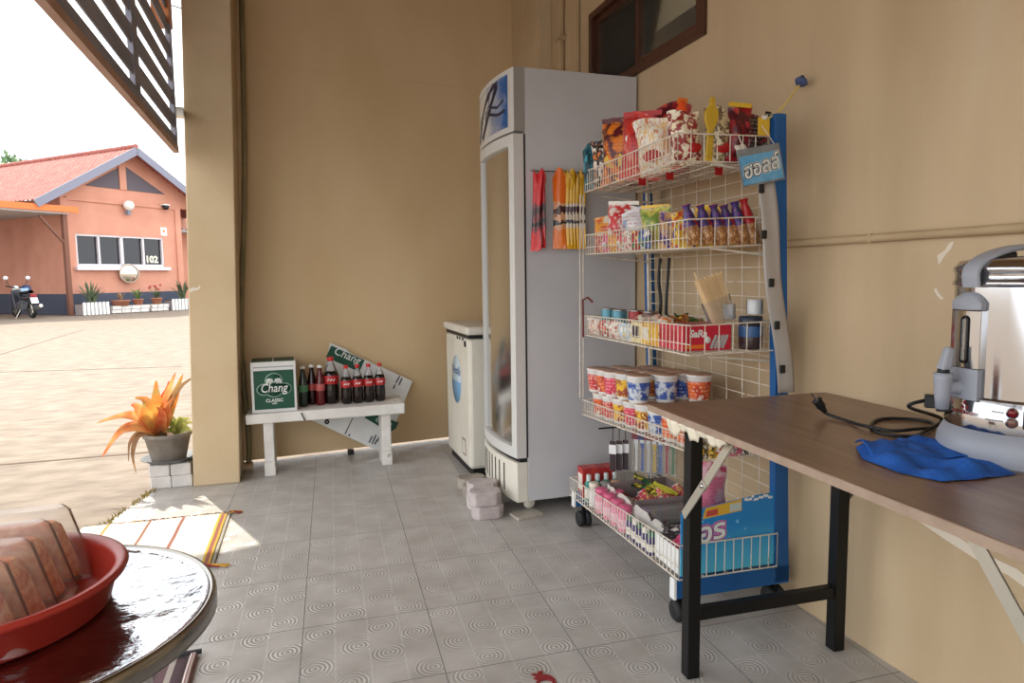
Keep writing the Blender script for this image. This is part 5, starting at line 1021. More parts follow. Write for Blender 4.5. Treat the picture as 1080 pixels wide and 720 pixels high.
# ================================================================== FOLDING TABLE, URN, CLOTH
wood_m = bpy.data.materials.new('brown_laminate'); wood_m.use_nodes = True; nt = wood_m.node_tree; N = nt.nodes; Lk = nt.links; bs = N['Principled BSDF']
tc = N.new('ShaderNodeTexCoord'); mp = N.new('ShaderNodeMapping'); mp.inputs['Scale'].default_value = (14, 1.3, 14); Lk.new(tc.outputs['Object'], mp.inputs[0])
ns = N.new('ShaderNodeTexNoise'); ns.inputs['Scale'].default_value = 3; ns.inputs['Detail'].default_value = 8; ns.inputs['Distortion'].default_value = 0.6; Lk.new(mp.outputs[0], ns.inputs['Vector'])
vr = N.new('ShaderNodeValToRGB'); vr.color_ramp.elements[0].color = C(112, 86, 68); vr.color_ramp.elements[1].color = C(140, 110, 88); vr.color_ramp.elements[0].position = 0.3; vr.color_ramp.elements[1].position = 0.7
Lk.new(ns.outputs['Fac'], vr.inputs[0]); Lk.new(vr.outputs[0], bs.inputs['Base Color']); bs.inputs['Roughness'].default_value = 0.3; bs.inputs['Specular IOR Level'].default_value = 0.5
TZ = R(-2.8); TO = Vector((1.003, 1.757, 0.765)); TX = Matrix.Translation(TO) @ Matrix.Rotation(TZ, 4, 'Z')
def tw(x, y, z=0.0): return TX @ Vector((x, y, z))
tb = thing('folding_table', 'long brown topped folding table with black legs along the right wall', 'table', (TO.x, TO.y, 0), TZ)
top = MB().box(0.0, 0.626, -1.42, 0.0, 0.745, 0.765).build('tabletop', wood_m, tb, 0.003)
eg = noisy('worn_edge_band', C(150, 128, 110), C(166, 144, 126), 20, 0.5)
MB().box(-0.0012, 0.0, -1.42, 0.0, 0.746, 0.7635).build('edge_band', eg, tb); MB().box(0.0, 0.626, 0.0, 0.0012, 0.746, 0.7635).build('edge_band', eg, tb)
for y in (-0.167, -1.24):
    for x in (0.055, 0.552):
        MB().box(x - 0.019, x + 0.019, y - 0.019, y + 0.019, 0.0, 0.742).build('leg', M['blackmetal'], tb, 0.002)
        MB().box(x - 0.026, x + 0.026, y - 0.03, y + 0.03, 0.715, 0.745).build('leg_bracket', M['zinc'], tb, 0.002)
    MB().box(0.074, 0.533, y - 0.014, y + 0.014, 0.168, 0.203).build('stretcher', M['blackmetal'], tb, 0.002)
    d = -1 if y > -0.5 else 1
    for x in (0.03, 0.582):
        br = MB(); br.bar((x, y - d * 0.005, 0.475), (x, y + d * 0.10, 0.60), 0.004, 0.024); br.bar((x + 0.003, y + d * 0.085, 0.58), (x + 0.003, y + d * 0.215, 0.74), 0.004, 0.024); bo = br.build('folding_brace', M['zinc'], tb)
        MB().lathe([(0, -0.006), (0.007, -0.005), (0.007, 0.005), (0, 0.006)], 10, X=Matrix.Translation((x - 0.002, y + d * 0.092, 0.59)) @ Matrix.Rotation(PI / 2, 4, 'Y')).build('rivet', M['steel'], bo)
# torn protective film left under the far edge
ff = MB().grid(lambda u, v: Vector((0.004 + 0.012 * v + 0.004 * math.sin(u * 40), -0.10 - 0.29 * u, 0.744 - (0.038 + 0.014 * math.sin(u * 17) + 0.006 * math.sin(u * 51)) * v * (1 - u * .5))), 40, 4)
fo = ff.build('protective_film', mat('crinkled_cream_film', oz(232, 222, 200), 0.25, 0.0), tb); so_ = fo.modifiers.new('thickness', 'SOLIDIFY'); so_.thickness = 0.0008
# urn
ur = thing('water_urn', 'stainless steel hot water urn on the brown folding table', 'urn', tw(0.462, -0.762), R(165))
uG = noisy('grey_urn_plastic', C(150, 154, 164), C(158, 162, 172), 6, 0.42)
MB().lathe([(0, 0.0), (0.148, 0.0), (0.150, 0.006), (0.146, 0.04), (0.134, 0.066), (0, 0.066)], 48).build('base', uG, ur)
MB().lathe([(0.1335, 0.064), (0.1345, 0.07), (0.1345, 0.128), (0.131, 0.132)], 48).build('lower_band', M['steel'], ur)
MB().lathe([(0.127, 0.130), (0.127, 0.358)], 48).build('body', M['steel'], ur)
MB().lathe([(0.127, 0.352), (0.1315, 0.355), (0.1315, 0.362), (0.128, 0.366), (0.128, 0.380), (0.131, 0.383), (0.131, 0.392), (0.124, 0.398), (0.120, 0.405), (0.06, 0.412), (0, 0.413)], 48).build('lid', M['steel'], ur)
# carrying strap arching over the lid
ha = bez([(-0.138, 0, 0.352), (-0.140, 0, 0.385), (-0.115, 0, 0.408), (-0.06, 0, 0.426), (0, 0, 0.431), (0.06, 0, 0.426), (0.115, 0, 0.408), (0.140, 0, 0.385), (0.138, 0, 0.352)], 5)
XH = Matrix.Rotation(R(8), 4, 'Z')
def strap(u, v):
    f = u * (len(ha) - 1); i_ = min(int(f), len(ha) - 2); p = ha[i_].lerp(ha[i_ + 1], f - i_); d = (ha[i_ + 1] - ha[i_]).normalized(); nn = Vector((0, 1, 0)).cross(d) * -1
    a = v * 2 * PI; return XH @ (p + Vector((0, 0.019 * math.copysign(abs(math.cos(a)) ** .5, math.cos(a)), 0)) + nn * (0.006 * math.copysign(abs(math.sin(a)) ** .5, math.sin(a))))
MB().grid(strap, 60, 16).build('handle_strap', uG, ur)
for s_ in (-1, 1): MB().bar(XH @ Vector((s_ * 0.10, 0, 0.404)), XH @ Vector((s_ * 0.045, 0, 0.415)), 0.024, 0.014).build('handle_grip', M['black'], ur, 0.003)
# level gauge with the tap below it, facing the room (+x)
def cyl(a0, a1, za, zb, r0, r1, m, name, par=ur, n=14):
    P = []; b_ = MB()
    b_.lathe([(r0, za), (r1, za), (r1, zb), (r0, zb), (r0, za)], n, a0=a0, a1=a1)
    return b_.build(name, m, par, 0.0)
def arcblock(a0, a1, r0, r1, za, zb, m, name, bev=0.0):
    p = [(r1 * math.cos(a0 + (a1 - a0) * k / 10), r1 * math.sin(a0 + (a1 - a0) * k / 10)) for k in range(11)] + [(r0 * math.cos(a1 + (a0 - a1) * k / 10), r0 * math.sin(a1 + (a0 - a1) * k / 10)) for k in range(11)]
    return MB().poly(p, za, zb).build(name, m, ur, bev)
A0, A1 = R(-15), R(18)
arcblock(A0, A1, 0.12, 0.139, 0.188, 0.306, M['steel'], 'gauge_plate', 0.002)
arcblock(A0, A1, 0.12, 0.140, 0.125, 0.188, uG, 'gauge_foot', 0.002)
arcblock(A0, A1, 0.12, 0.140, 0.306, 0.322, uG, 'gauge_cap', 0.002)
dm = MB()
def domef(u, v):
    a = A0 + (A1 - A0) * u; w_ = abs(2 * u - 1); top_ = 0.024 * (1 - w_ ** 2.5) ** 0.6 if w_ < 1 else 0
    return Vector(((0.12 + (0.02) * (1 - v * v) ** .5) * math.cos(a), (0.12 + 0.02 * (1 - v * v) ** .5) * math.sin(a), 0.321 + top_ * v))
dm.grid(domef, 16, 8); dm.build('gauge_dome', uG, ur)
gs = MB(); 
for k in range(25):
    pass
pts = [(0.1405, 0.008 * math.cos(a) + 0.010, (0.285 if math.sin(a) > 0 else 0.208) + 0.008 * math.sin(a)) for a in [i * 2 * PI / 24 for i in range(24)]]
gs.tube(pts, 0.002, 6, closed=True); gs.build('gauge_slot', M['black'], ur)
MB().tube([(0.1395, 0.010, 0.205), (0.1395, 0.010, 0.288)], 0.0045, 8).build('gauge_tube', M['clear'], ur)
MB().tube([(0.13, 0, 0.148), (0.150, 0, 0.148), (0.172, 0, 0.148)], [0.018, 0.013, 0.014], 14).build('tap_arm', uG, ur)
MB().lathe([(0, 0.104), (0.012, 0.104), (0.0145, 0.13), (0.0175, 0.165), (0.0175, 0.178), (0.0, 0.178)], 18, (0.172, 0, 0)).build('tap_body', uG, ur)
MB().hexa([(0.162, -0.012, 0.184), (0.183, -0.012, 0.184), (0.183, 0.012, 0.184), (0.162, 0.012, 0.184), (0.154, -0.008, 0.228), (0.170, -0.008, 0.232), (0.170, 0.008, 0.232), (0.154, 0.008, 0.228)]).build('tap_lever', uG, ur, 0.005)
MB().lathe([(0.0, 0.177), (0.011, 0.177), (0.011, 0.186), (0, 0.186)], 12, (0.172, 0, 0)).build('tap_joint', M['black'], ur)
# power socket, badge, switches
XA = lambda a: Matrix.Rotation(a, 4, 'Z')
sk_ = MB().box(0.128, 0.150, -0.016, 0.016, 0.082, 0.122, XA(R(-34))).build('power_socket', M['black'], ur, 0.002)
MB().box(0.146, 0.172, -0.013, 0.013, 0.088, 0.116, XA(R(-34))).build('socket_plug', M['black'], ur, 0.003)
def onurn(a, z, r=0.1348): return XA(a) @ Matrix(((0, 0, 1, r), (1, 0, 0, 0), (0, 1, 0, z), (0, 0, 0, 1)))
redb = mat('dark_red_badge', oz(130, 40, 44), 0.4)
for (dx, dz) in ((0, 0.0052), (-0.0055, -0.004), (0.0055, -0.004)):
    MB().poly([(0, 0.005), (-0.0045, 0), (0, -0.005), (0.0045, 0)], 0, 0.0006, onurn(R(6), 0.113) @ Matrix.Translation((dx, dz, 0))).build('badge_diamond', redb, ur)
text('MITSUMAXX', 0.0105, redb, ur, onurn(R(6), 0.098), 'lettering', 0.0003, bold=0.0001)
spr = mat('grey_small_print', oz(110, 100, 96), 0.5)
for z, n_ in ((0.110, 4), (0.093, 6)):
    for k in range(n_): MB().poly([(0.014 - k * 0.0052, -0.0012), (0.018 - k * 0.0052, -0.0012), (0.018 - k * 0.0052, 0.0012), (0.014 - k * 0.0052, 0.0012)], 0, 0.0004, onurn(R(30), z)).build('printed_mark', spr, ur)
for z, m_ in ((0.111, mat('red_lamp', oz(120, 24, 26), 0.15)), (0.092, mat('amber_lamp', oz(120, 84, 76), 0.2))):
    MB().lathe([(0.0085, 0), (0.0105, 0.001), (0.0105, 0.003), (0.0085, 0.004)], 18, X=onurn(R(43.5), z)).build('lamp_ring', M['steel'], ur); MB().lathe([(0.0085, 0.0008), (0.006, 0.003), (0, 0.0042)], 14, X=onurn(R(43.5), z)).build('indicator_lamp', m_, ur)
MB().box(-0.013, 0.013, -0.018, 0.018, 0, 0.006, onurn(R(56), 0.1)).build('rocker_switch', M['black'], ur, 0.002)
# cord, plug, cloth
UX = Matrix.Translation(tw(0.462, -0.762)) @ Matrix.Rotation(R(165), 4, 'Z')
sp0 = UX @ (XA(R(-34)) @ Vector((0.172, 0, 0.102))); sp1 = UX @ (XA(R(-34)) @ Vector((0.20, 0, 0.085)))
UI = UX.inverted()
cz = 0.0045
path = [sp0, sp1, tw(0.50, -0.545, 0.03), tw(0.44, -0.55, cz), tw(0.385, -0.575, cz), tw(0.345, -0.55, cz), tw(0.345, -0.50, cz), tw(0.40, -0.435, cz), tw(0.47, -0.40, cz), tw(0.535, -0.43, cz), tw(0.545, -0.475, cz), tw(0.50, -0.52, cz + 0.002), tw(0.42, -0.545, cz + 0.008), tw(0.36, -0.535, cz + 0.006), tw(0.345, -0.47, cz + 0.005), tw(0.362, -0.40, cz), tw(0.358, -0.34, cz + 0.004), tw(0.362, -0.315, 0.010)]
cord = MB().tube([UI @ p for p in bez(path, 8)], 0.0042, 8).build('power_cord', M['black'], ur)
p0 = UI @ tw(0.362, -0.315, 0.012); pd = (UI.to_3x3() @ Vector((-0.5, 0.25, 0.8))).normalized()
plg = MB(); plg.tube([p0, p0 + pd * 0.012, p0 + pd * 0.02, p0 + pd * 0.04], [0.006, 0.009, 0.0125, 0.0115], 12); pg = plg.build('plug', M['black'], cord)
MB().lathe([(0, 0), (0.014, 0.0), (0.014, 0.005), (0, 0.005)], 14, X=Matrix.Translation(p0 + pd * 0.036) @ pd.to_track_quat('Z', 'Y').to_matrix().to_4x4()).build('plug_flange', M['black'], pg)
for s_ in (-1, 1):
    sd2 = pd.cross(Vector((0, 0, 1))).normalized() * (0.0065 * s_); MB().tube([p0 + pd * 0.04 + sd2, p0 + pd * 0.062 + sd2], 0.0026, 7).build('prong', M['steel'], pg)
# blue cloth: a loosely folded rag
cl = noisy('blue_cotton', C(28, 84, 168), C(36, 98, 186), 40, 0.85, 0.25, bscale=160)
out = [(0.190, -0.612), (0.232, -0.585), (0.298, -0.598), (0.362, -0.607), (0.352, -0.668), (0.372, -0.70), (0.352, -0.785), (0.328, -0.862), (0.232, -0.866), (0.155, -0.858), (0.128, -0.79), (0.135, -0.69)]
cx_, cy_ = 0.255, -0.72
def rim(t):
    n = len(out); f = (t % 1.0) * n; i = int(f) % n; g = f - int(f); a, b_ = Vector(out[i]), Vector(out[(i + 1) % n]); return a.lerp(b_, g)
def clothf(u, v):
    p = rim(u); c_ = Vector((cx_, cy_)); q_ = c_.lerp(p, v)
    along = (q_.x - 0.13) * 0.55 - (q_.y + 0.86) * 0.9
    h = 0.010 + 0.006 * math.sin(along * 48) + 0.005 * math.sin(q_.x * 75 + 1.3) + 0.003 * math.sin(q_.y * 66)
    h *= min(1.0, (1 - v) * 5 + 0.12); fold = 0.010 * max(0.0, 1 - abs((q_.x - 0.20) - 0.45 * (q_.y + 0.61) * -0.4) / 0.035) * min(1, (1 - v) * 6 + .2)
    return TX @ Vector((q_.x, q_.y, 0.0012 + max(0.0006, h + fold)))
cb2 = MB().grid(clothf, 72, 16); co_ = cb2.build('cloth', cl)
tag(co_, 'crumpled blue cotton cloth lying on the brown table before the urn', 'cloth')
# a second fold lying over the first
def foldf(u, v):
    a = Vector((0.188, -0.61)).lerp(Vector((0.362, -0.62)), u); b_ = Vector((0.150, -0.70)).lerp(Vector((0.352, -0.79)), u); q_ = a.lerp(b_, v)
    return TX @ Vector((q_.x, q_.y, 0.014 + 0.012 * math.sin(PI * min(1, v * 1.1)) ** .7 * (0.6 + .4 * math.sin(u * 5 + 1)) + 0.003 * math.sin(u * 21 + v * 4)))
fo2 = MB().grid(foldf, 30, 12).build('upper_fold', cl, co_); so_ = fo2.modifiers.new('thickness', 'SOLIDIFY'); so_.thickness = 0.002

# ================================================================== ROUND TABLE, TRAY, FOOD PACKS
RT = Vector((-0.41, 1.118, 0.0)); RR = 0.277
rt = thing('round_table', 'round stainless steel topped table in the foreground', 'table', RT)
st2 = noisy('scuffed_steel_top', C(160, 162, 166), C(186, 188, 192), 9, 0.14, 0.7, metal=1.0, bscale=13)
MB().lathe([(0, 0.655), (RR - 0.02, 0.655), (RR - 0.012, 0.656), (RR - 0.009, 0.660)], 72).build('tabletop', st2, rt)
MB().lathe([(RR - 0.010, 0.655), (RR - 0.006, 0.662), (RR, 0.662), (RR + 0.003, 0.656), (RR + 0.003, 0.634), (RR - 0.004, 0.630), (RR - 0.02, 0.632), (RR - 0.02, 0.648)], 72).build('rim', mat('rim_steel', oz(150, 146, 140), 0.22, 1.0), rt)
for k in range(3):
    a = R(30 + 120 * k); MB().tube([(0.16 * math.cos(a), 0.16 * math.sin(a), 0.648), (0.22 * math.cos(a), 0.22 * math.sin(a), 0.0)], 0.013, 10).build('leg', M['steel'], rt)
MB().tube([(0.18 * math.cos(i * PI / 12), 0.18 * math.sin(i * PI / 12), 0.25) for i in range(24)], 0.007, 8, closed=True).build('ring_brace', M['steel'], rt)
ty = thing('serving_tray', 'round red plastic tray on the steel table', 'tray', (-0.445, 1.137, 0.656))
tm = mat('tray_red', oz(164, 48, 38), 0.35)
MB().lathe([(0, 0.0), (0.155, 0.0), (0.162, 0.006), (0.174, 0.048), (0.186, 0.052), (0.189, 0.058), (0.186, 0.063), (0.172, 0.060), (0.168, 0.052), (0.158, 0.010), (0.15, 0.005), (0, 0.005)], 64).build('tray_body', tm, ty)
MB().lathe([(0.10, 0.0055), (0.104, 0.0075), (0.108, 0.0055)], 48).build('tray_ridge', tm, ty)
rice = noisy('orange_shredded_food', C(216, 110, 52), C(246, 180, 120), 70, 0.8, 1.0, bscale=160, c3=C(236, 178, 128), t3=0.7)
clam = glassy('food_pack_plastic', (0.99, 0.985, 0.98, 1), 0.10, 0.25, 0.86)
def frus(b_, hx0, hy0, hx1, hy1, h, z0=0.0, nseg=5, rr=0.022):
    def ring(hx, hy, z, r):
        P = []
        for (sx, sy, a0) in ((1, 1, 0), (-1, 1, 90), (-1, -1, 180), (1, -1, 270)):
            for k in range(nseg): a = R(a0 + 90 * k / (nseg - 1)); P.append(Vector((sx * (hx - r) + r * math.cos(a), sy * (hy - r) + r * math.sin(a), z)))
        return P
    rings = [ring(hx0, hy0, z0, rr), ring(hx1 + (hx0 - hx1) * .08, hy1 + (hy0 - hy1) * .08, z0 + h * .92, rr), ring(hx1 - .006, hy1 - .006, z0 + h, rr * .8)]
    n = len(rings[0]); vs = sum(rings, []); fs = []
    for i in range(len(rings) - 1):
        for j_ in range(n): fs.append((i * n + j_, i * n + (j_ + 1) % n, (i + 1) * n + (j_ + 1) % n, (i + 1) * n + j_))
    b_.add(vs, fs, True); b_.add(rings[-1], [tuple(range(n))]); b_.add(rings[0], [tuple(range(n))[::-1]]); return b_
for k, (x, y, rz, tl) in enumerate(((-0.475, 1.030, -3, 0), (-0.47, 1.105, -1, 0), (-0.468, 1.18, 2, 0), (-0.462, 1.252, 3, 0))):
    t = thing('food_pack', 'clear plastic pack of orange shredded food, %s on the red tray' % ('nearest', 'second from the front', 'third from the front', 'farthest'  )[k], 'food pack', (x, y, 0.663), group='food packs on the red tray', rot=(R(-4), 0, R(rz)))
    frus(MB(), 0.130, 0.034, 0.098, 0.026, 0.118).build('pack_shell', clam, t)
    frus(MB(), 0.112, 0.031, 0.084, 0.0245, 0.088, 0.004, rr=0.02).build('food', rice, t)

# ================================================================== MATS, FLOOR BITS, BROMELIAD
def stripes(name, base, cols, axis_scale, off=0.0, rough=0.95):
    m, nt, b = nmat(name); N = nt.nodes; L = nt.links
    tc = N.new('ShaderNodeTexCoord'); sp = N.new('ShaderNodeSeparateXYZ'); L.new(tc.outputs['Object'], sp.inputs[0])
    r = N.new('ShaderNodeValToRGB'); r.color_ramp.interpolation = 'CONSTANT'; e = r.color_ramp.elements; e[0].color = base; e[1].color = cols[0][1]; e[1].position = cols[0][0]
    for p_, c_ in cols[1:]: x = e.new(p_); x.color = c_
    L.new(math_n(nt, 'FRACT', math_n(nt, 'MULTIPLY_ADD', sp.outputs[0], axis_scale, off)), r.inputs[0]); L.new(r.outputs[0], b.inputs['Base Color']); b.inputs['Roughness'].default_value = rough
    w_ = N.new('ShaderNodeTexWave'); w_.inputs['Scale'].default_value = 90; w_.bands_direction = 'Y'; L.new(tc.outputs['Object'], w_.inputs['Vector'])
    bp = N.new('ShaderNodeBump'); bp.inputs['Strength'].default_value = 0.3; bp.inputs['Distance'].default_value = 0.002; L.new(w_.outputs['Fac'], bp.inputs['Height']); L.new(bp.outputs[0], b.inputs['Normal'])
    return m
wv = oz(206, 200, 186)
m1 = stripes('pale_striped_weave', wv, [(0.16, oz(190, 130, 60)), (0.176, wv), (0.43, oz(140, 92, 74)), (0.45, wv), (0.66, oz(140, 86, 72)), (0.682, wv), (0.915, oz(196, 160, 60)), (0.93, oz(140, 84, 66)), (0.955, oz(196, 150, 60)), (0.972, oz(70, 76, 50)), (0.98, wv)], 1.56, 0.0)
m1o = thing('striped_mat', 'pale woven mat with thin coloured stripes lying in the sun patch', 'mat', (-0.975, 2.89, 0.0), R(-1.5))
MB().grid(lambda u, v: Vector((0.64 * u, 0.62 * v, 0.006 + 0.002 * math.sin(u * 11) + 0.0015 * math.sin(v * 14 + u * 4))), 24, 20).build('weave', m1, m1o); o_ = m1o.children[0]; o_.modifiers.new('thickness', 'SOLIDIFY').thickness = 0.004
q = random.Random(12); fr_ = {}
for k in range(64):
    x = 0.64 * (k + .5) / 64; cidx = q.choice((0, 1, 2, 3)); mb = fr_.setdefault(cidx, MB())
    mb.tube([(x, 0.618, 0.007), (x + q.uniform(-.01, .012), 0.635, 0.009), (x + q.uniform(-.016, .02), 0.65 + q.uniform(-.004, .008), 0.004)], 0.0022, 5)
for k in range(10):
    cidx = q.choice((0, 1)); mb = fr_.setdefault(cidx, MB()); x = 0.61 + 0.003 * k
    mb.tube([(x, 0.0, 0.007), (x + q.uniform(0, .02), -0.02, 0.012), (x + q.uniform(0.0, .07), -0.03 + q.uniform(-.012, .02), 0.006)], 0.003, 5)
for k in range(8):
    mb = fr_.setdefault(k % 2, MB()); mb.tube([(0.63, 0.62, 0.008), (0.655 + q.uniform(-.02, .02), 0.625 + q.uniform(-.02, .02), 0.012), (0.68 + q.uniform(-.02, .02), 0.62 + q.uniform(-.02, .02), 0.004)], 0.0025, 5)
for ci, mb in fr_.items(): f_ = mb.build('fringe', mat('fringe_%d' % ci, (oz(140, 40, 36), oz(196, 150, 60), oz(90, 60, 50), oz(150, 140, 120))[ci], 0.9), m1o); f_['kind'] = 'stuff'
m2 = stripes('dark_striped_weave', oz(84, 68, 70), [(0.2, oz(110, 84, 88)), (0.38, oz(176, 166, 156)), (0.5, oz(86, 66, 72)), (0.72, oz(150, 138, 132)), (0.80, oz(92, 70, 76))], 7.0, 0.2)
m2o = thing('dark_mat', 'dark maroon and grey striped woven mat under the steel table', 'mat', (-1.0, 1.25, 0.0), R(-1))
MB().grid(lambda u, v: Vector((0.66 * u, 0.93 * v, 0.007 + 0.002 * math.sin(u * 9) + 0.002 * math.sin(v * 10))), 20, 24).build('weave', m2, m2o); m2o.children[0].modifiers.new('thickness', 'SOLIDIFY').thickness = 0.006
MB().tube([(0.66, 0.93 * k / 30, 0.009 + 0.002 * math.sin(k)) for k in range(31)], 0.011, 8).build('bound_edge', stripes('bound_edge', oz(150, 110, 112), [(0.5, oz(206, 196, 186))], 90), m2o)
MB().tube([(0.0, 0.93, 0.009), (0.4, 0.935, 0.010), (0.68, 0.94, 0.012)], 0.008, 8).build('bound_edge', mat('dark_binding', oz(50, 46, 50), 0.9), m2o)
lz = thing('red_lizard', 'flat dark red lizard-shaped scrap on the floor tiles', 'scrap', (0.64, 1.716, 0.0005), R(-15))
lz_m = mat('dark_red_rubber_scrap', oz(136, 30, 34), 0.5)
MB().poly([(-0.028, 0.018), (-0.019, 0.024), (-0.010, 0.019), (-0.006, 0.030), (0.004, 0.034), (0.010, 0.027), (0.001, 0.020), (0.008, 0.014), (0.020, 0.014), (0.032, 0.004), (0.040, -0.012), (0.040, -0.034), (0.030, -0.034), (0.027, -0.018), (0.016, -0.012), (0.000, -0.014), (-0.010, -0.026), (-0.018, -0.024), (-0.012, -0.010), (-0.024, -0.004), (-0.014, 0.006)], 0, 0.003).build('scrap', lz_m, lz, 0.001)
t = thing('fallen_leaf', 'small dark leaf lying on the sunlit floor edge', 'leaf', (-0.80, 3.42, 0.001), R(20)); MB().poly([(-0.02, 0), (-0.008, 0.010), (0.010, 0.009), (0.022, 0), (0.008, -0.008), (-0.008, -0.008)], 0, 0.003).build('leaf_blade', mat('dead_leaf', oz(84, 70, 56), 0.8), t)
# four white paving blocks carry the plant
bw_ = noisy('white_cement_block', C(206, 202, 198), C(222, 218, 214), 10, 0.9, 0.3, c3=C(150, 140, 132), t3=0.74)
for k, (x, z, lab) in enumerate(((-0.722, 0.0, 'lower white cement block under the plant pot, yard side'), (-0.614, 0.0, 'lower white cement block under the plant pot, column side'), (-0.724, 0.0675, 'upper white cement block under the plant pot, yard side'), (-0.615, 0.0675, 'upper white cement block under the plant pot, column side'))):
    t = thing('cement_block', lab, 'block', (x, 4.165, z), R(1.5 - k)); MB().box(-0.052, 0.052, -0.10, 0.10, 0.0, 0.067).build('block', bw_, t, 0.006)
sa = thing('pot_saucer', 'grey plastic saucer under the bromeliad pot', 'saucer', (-0.685, 4.15, 0.1355)); sm_ = mat('grey_saucer', oz(92, 92, 92), 0.5)
MB().lathe([(0, 0.0), (0.10, 0.0), (0.135, 0.022), (0.143, 0.024), (0.143, 0.028), (0.132, 0.027), (0.098, 0.006), (0, 0.006)], 36).build('saucer', sm_, sa)
po = thing('plant_pot', 'grey plastic pot standing on the saucer beside the column', 'pot', (-0.685, 4.15, 0.142)); pm_ = noisy('faded_grey_pot', C(120, 112, 104), C(140, 132, 122), 14, 0.6)
MB().lathe([(0, 0), (0.086, 0.0), (0.090, 0.01), (0.118, 0.135), (0.126, 0.138), (0.128, 0.158), (0.122, 0.162), (0.114, 0.158), (0.108, 0.13), (0, 0.13)], 36).build('pot_body', pm_, po)
MB().lathe([(0, 0.132), (0.06, 0.138), (0.107, 0.132)], 24).build('soil', soil, po)
br = thing('bromeliad', 'orange and yellow bromeliad with drooping leaves in the grey pot', 'plant', (-0.715, 4.14, 0.277))
def leafmat(name, c1, c2, c3):
    m, nt, b = nmat(name); N = nt.nodes; L = nt.links
    tc = N.new('ShaderNodeTexCoord'); n = N.new('ShaderNodeTexNoise'); n.inputs['Scale'].default_value = 9; n.inputs['Detail'].default_value = 3; L.new(tc.outputs['Object'], n.inputs['Vector'])
    r = N.new('ShaderNodeValToRGB'); r.color_ramp.elements[0].color = c1; r.color_ramp.elements[1].color = c3; r.color_ramp.elements[0].position = .35; r.color_ramp.elements[1].position = .68; e = r.color_ramp.elements.new(.5); e.color = c2
    L.new(n.outputs['Fac'], r.inputs[0]); L.new(r.outputs[0], b.inputs['Base Color']); b.inputs['Roughness'].default_value = 0.45
    tr_n = N.new('ShaderNodeBsdfTranslucent'); L.new(r.outputs[0], tr_n.inputs[0]); mxs = N.new('ShaderNodeMixShader'); mxs.inputs[0].default_value = 0.5; L.new(b.outputs[0], mxs.inputs[1]); L.new(tr_n.outputs[0], mxs.inputs[2]); L.new(mxs.outputs[0], N['Material Output'].inputs[0])
    return m
lo_ = leafmat('orange_leaf', oz(200, 84, 50), oz(214, 140, 84), oz(220, 186, 116)); ly_ = leafmat('yellow_green_leaf', oz(214, 170, 84), oz(206, 130, 60), oz(150, 146, 80)); lg_ = leafmat('variegated_green_leaf', oz(120, 136, 60), oz(176, 176, 96), oz(206, 200, 140)); ld_ = leafmat('dry_leaf', oz(150, 110, 76), oz(120, 90, 66), oz(176, 140, 96))
def blade(pts, w, m, par, name='leaf'):
    P = bez(pts, 5); n = len(P); vs = []; 
    for i, p in enumerate(P):
        d = (P[min(i + 1, n - 1)] - P[max(i - 1, 0)]).normalized(); s_ = d.cross(Vector((0.15, -1, 0.35))).normalized(); f = i / (n - 1)
        ww = w * (0.55 + 0.45 * math.sin(PI * min(1, f * 1.3))) * (1 - max(0, f - .6) / .4) ** .7 + 0.001; nrm = s_.cross(d)
        vs += [p - s_ * ww + nrm * ww * .35, p, p + s_ * ww + nrm * ww * .35]
    fs = []
    for i in range(n - 1): a = i * 3; fs += [(a, a + 1, a + 4, a + 3), (a + 1, a + 2, a + 5, a + 4)]
    return MB().add(vs, fs, True).build(name, m, par)
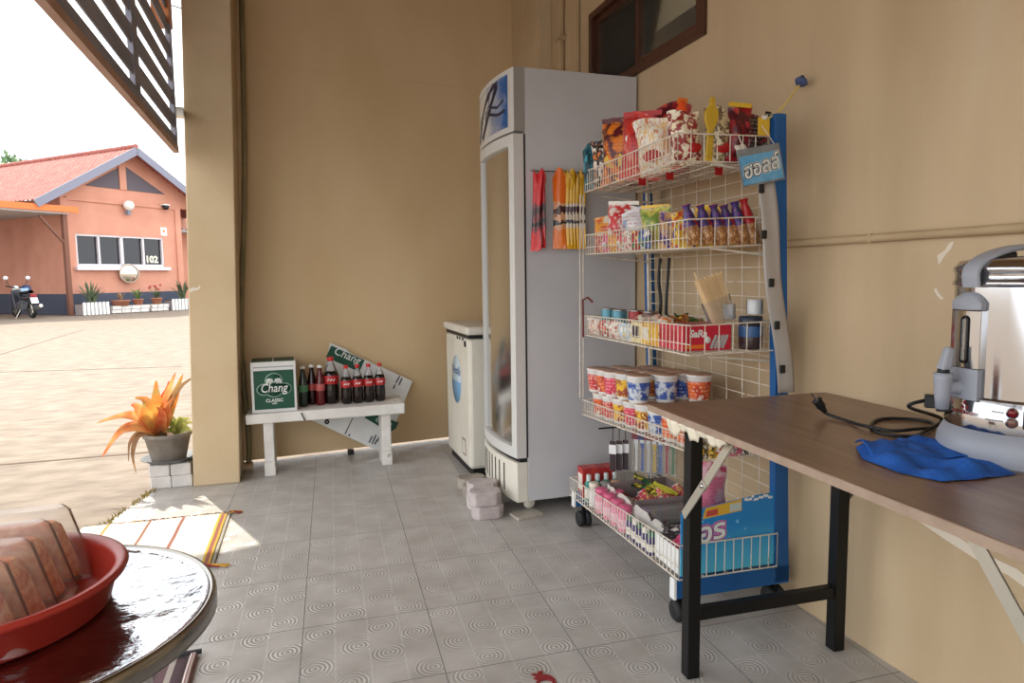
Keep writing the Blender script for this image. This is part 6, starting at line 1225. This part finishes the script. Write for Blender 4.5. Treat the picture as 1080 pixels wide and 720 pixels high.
LV = [([(0, 0, 0), (-0.01, 0, .12), (-.01, -.02, .24), (-.005, -.02, .325)], .026, ly_), ([(0, 0, 0), (.02, 0, .12), (.05, 0, .25), (.09, 0, .36)], .021, lo_), ([(0, 0, 0), (.04, .01, .12), (.09, .02, .26), (.125, .02, .345)], .019, ly_), ([(0, 0, .02), (.05, 0, .18), (.12, -.02, .285), (.215, -.02, .345)], .012, ld_),
      ([(0, 0, 0), (-.05, -.03, .10), (-.10, -.05, .185), (-.13, -.06, .20)], .028, lo_), ([(0, 0, 0), (-.07, -.02, .10), (-.16, -.05, .145), (-.30, -.06, .115)], .022, lo_), ([(0, 0, 0), (-.06, -.06, .07), (-.17, -.10, .075), (-.27, -.12, -.06)], .023, lo_), ([(0, 0, 0), (-.03, -.06, .09), (-.06, -.09, .17), (-.05, -.11, .21)], .026, ly_),
      ([(0, 0, 0), (.03, -.03, .10), (.05, -.05, .18), (.09, -.06, .235)], .02, lo_), ([(0, 0, 0), (-.04, .04, .11), (-.08, .07, .2), (-.14, .09, .215)], .024, ly_), ([(0, 0, 0), (.0, .05, .14), (.03, .08, .24), (.04, .1, .30)], .022, lo_), ([(0, 0, 0), (-.02, -.04, .06), (-.10, -.09, .10), (-.20, -.11, .065)], .02, lo_),
      ([(-.03, -.03, .02), (-.10, -.07, .03), (-.13, -.09, -.06), (-.12, -.09, -.17)], .010, ld_), ([(-.03, -.02, .02), (-.09, -.06, .05), (-.14, -.09, 0), (-.15, -.10, -.10)], .008, ld_), ([(0, 0, 0), (.01, -.05, .08), (.02, -.08, .15), (.0, -.10, .19)], .022, lo_)]
for p_, w_, m_ in LV: blade(p_, w_ * 1.25, m_, br)
MB().lathe([(0, -0.004), (0.03, 0.0), (0.026, 0.05), (0.012, 0.08), (0, 0.08)], 12).build('leaf_base', ld_, br)
sp2 = thing('foliage_plant', 'small variegated yellow green plant sharing the grey pot', 'plant', (-0.635, 4.13, 0.277)); q = random.Random(2)
for k in range(26):
    a = q.uniform(0, 6.28); r_ = q.uniform(.02, .07); h = q.uniform(.03, .11)
    blade([(0, 0, 0), (r_ * .4 * math.cos(a), r_ * .4 * math.sin(a), h * .8), (r_ * math.cos(a), r_ * math.sin(a), h), (r_ * 1.3 * math.cos(a), r_ * 1.3 * math.sin(a), h * .85)], .011, lg_, sp2)
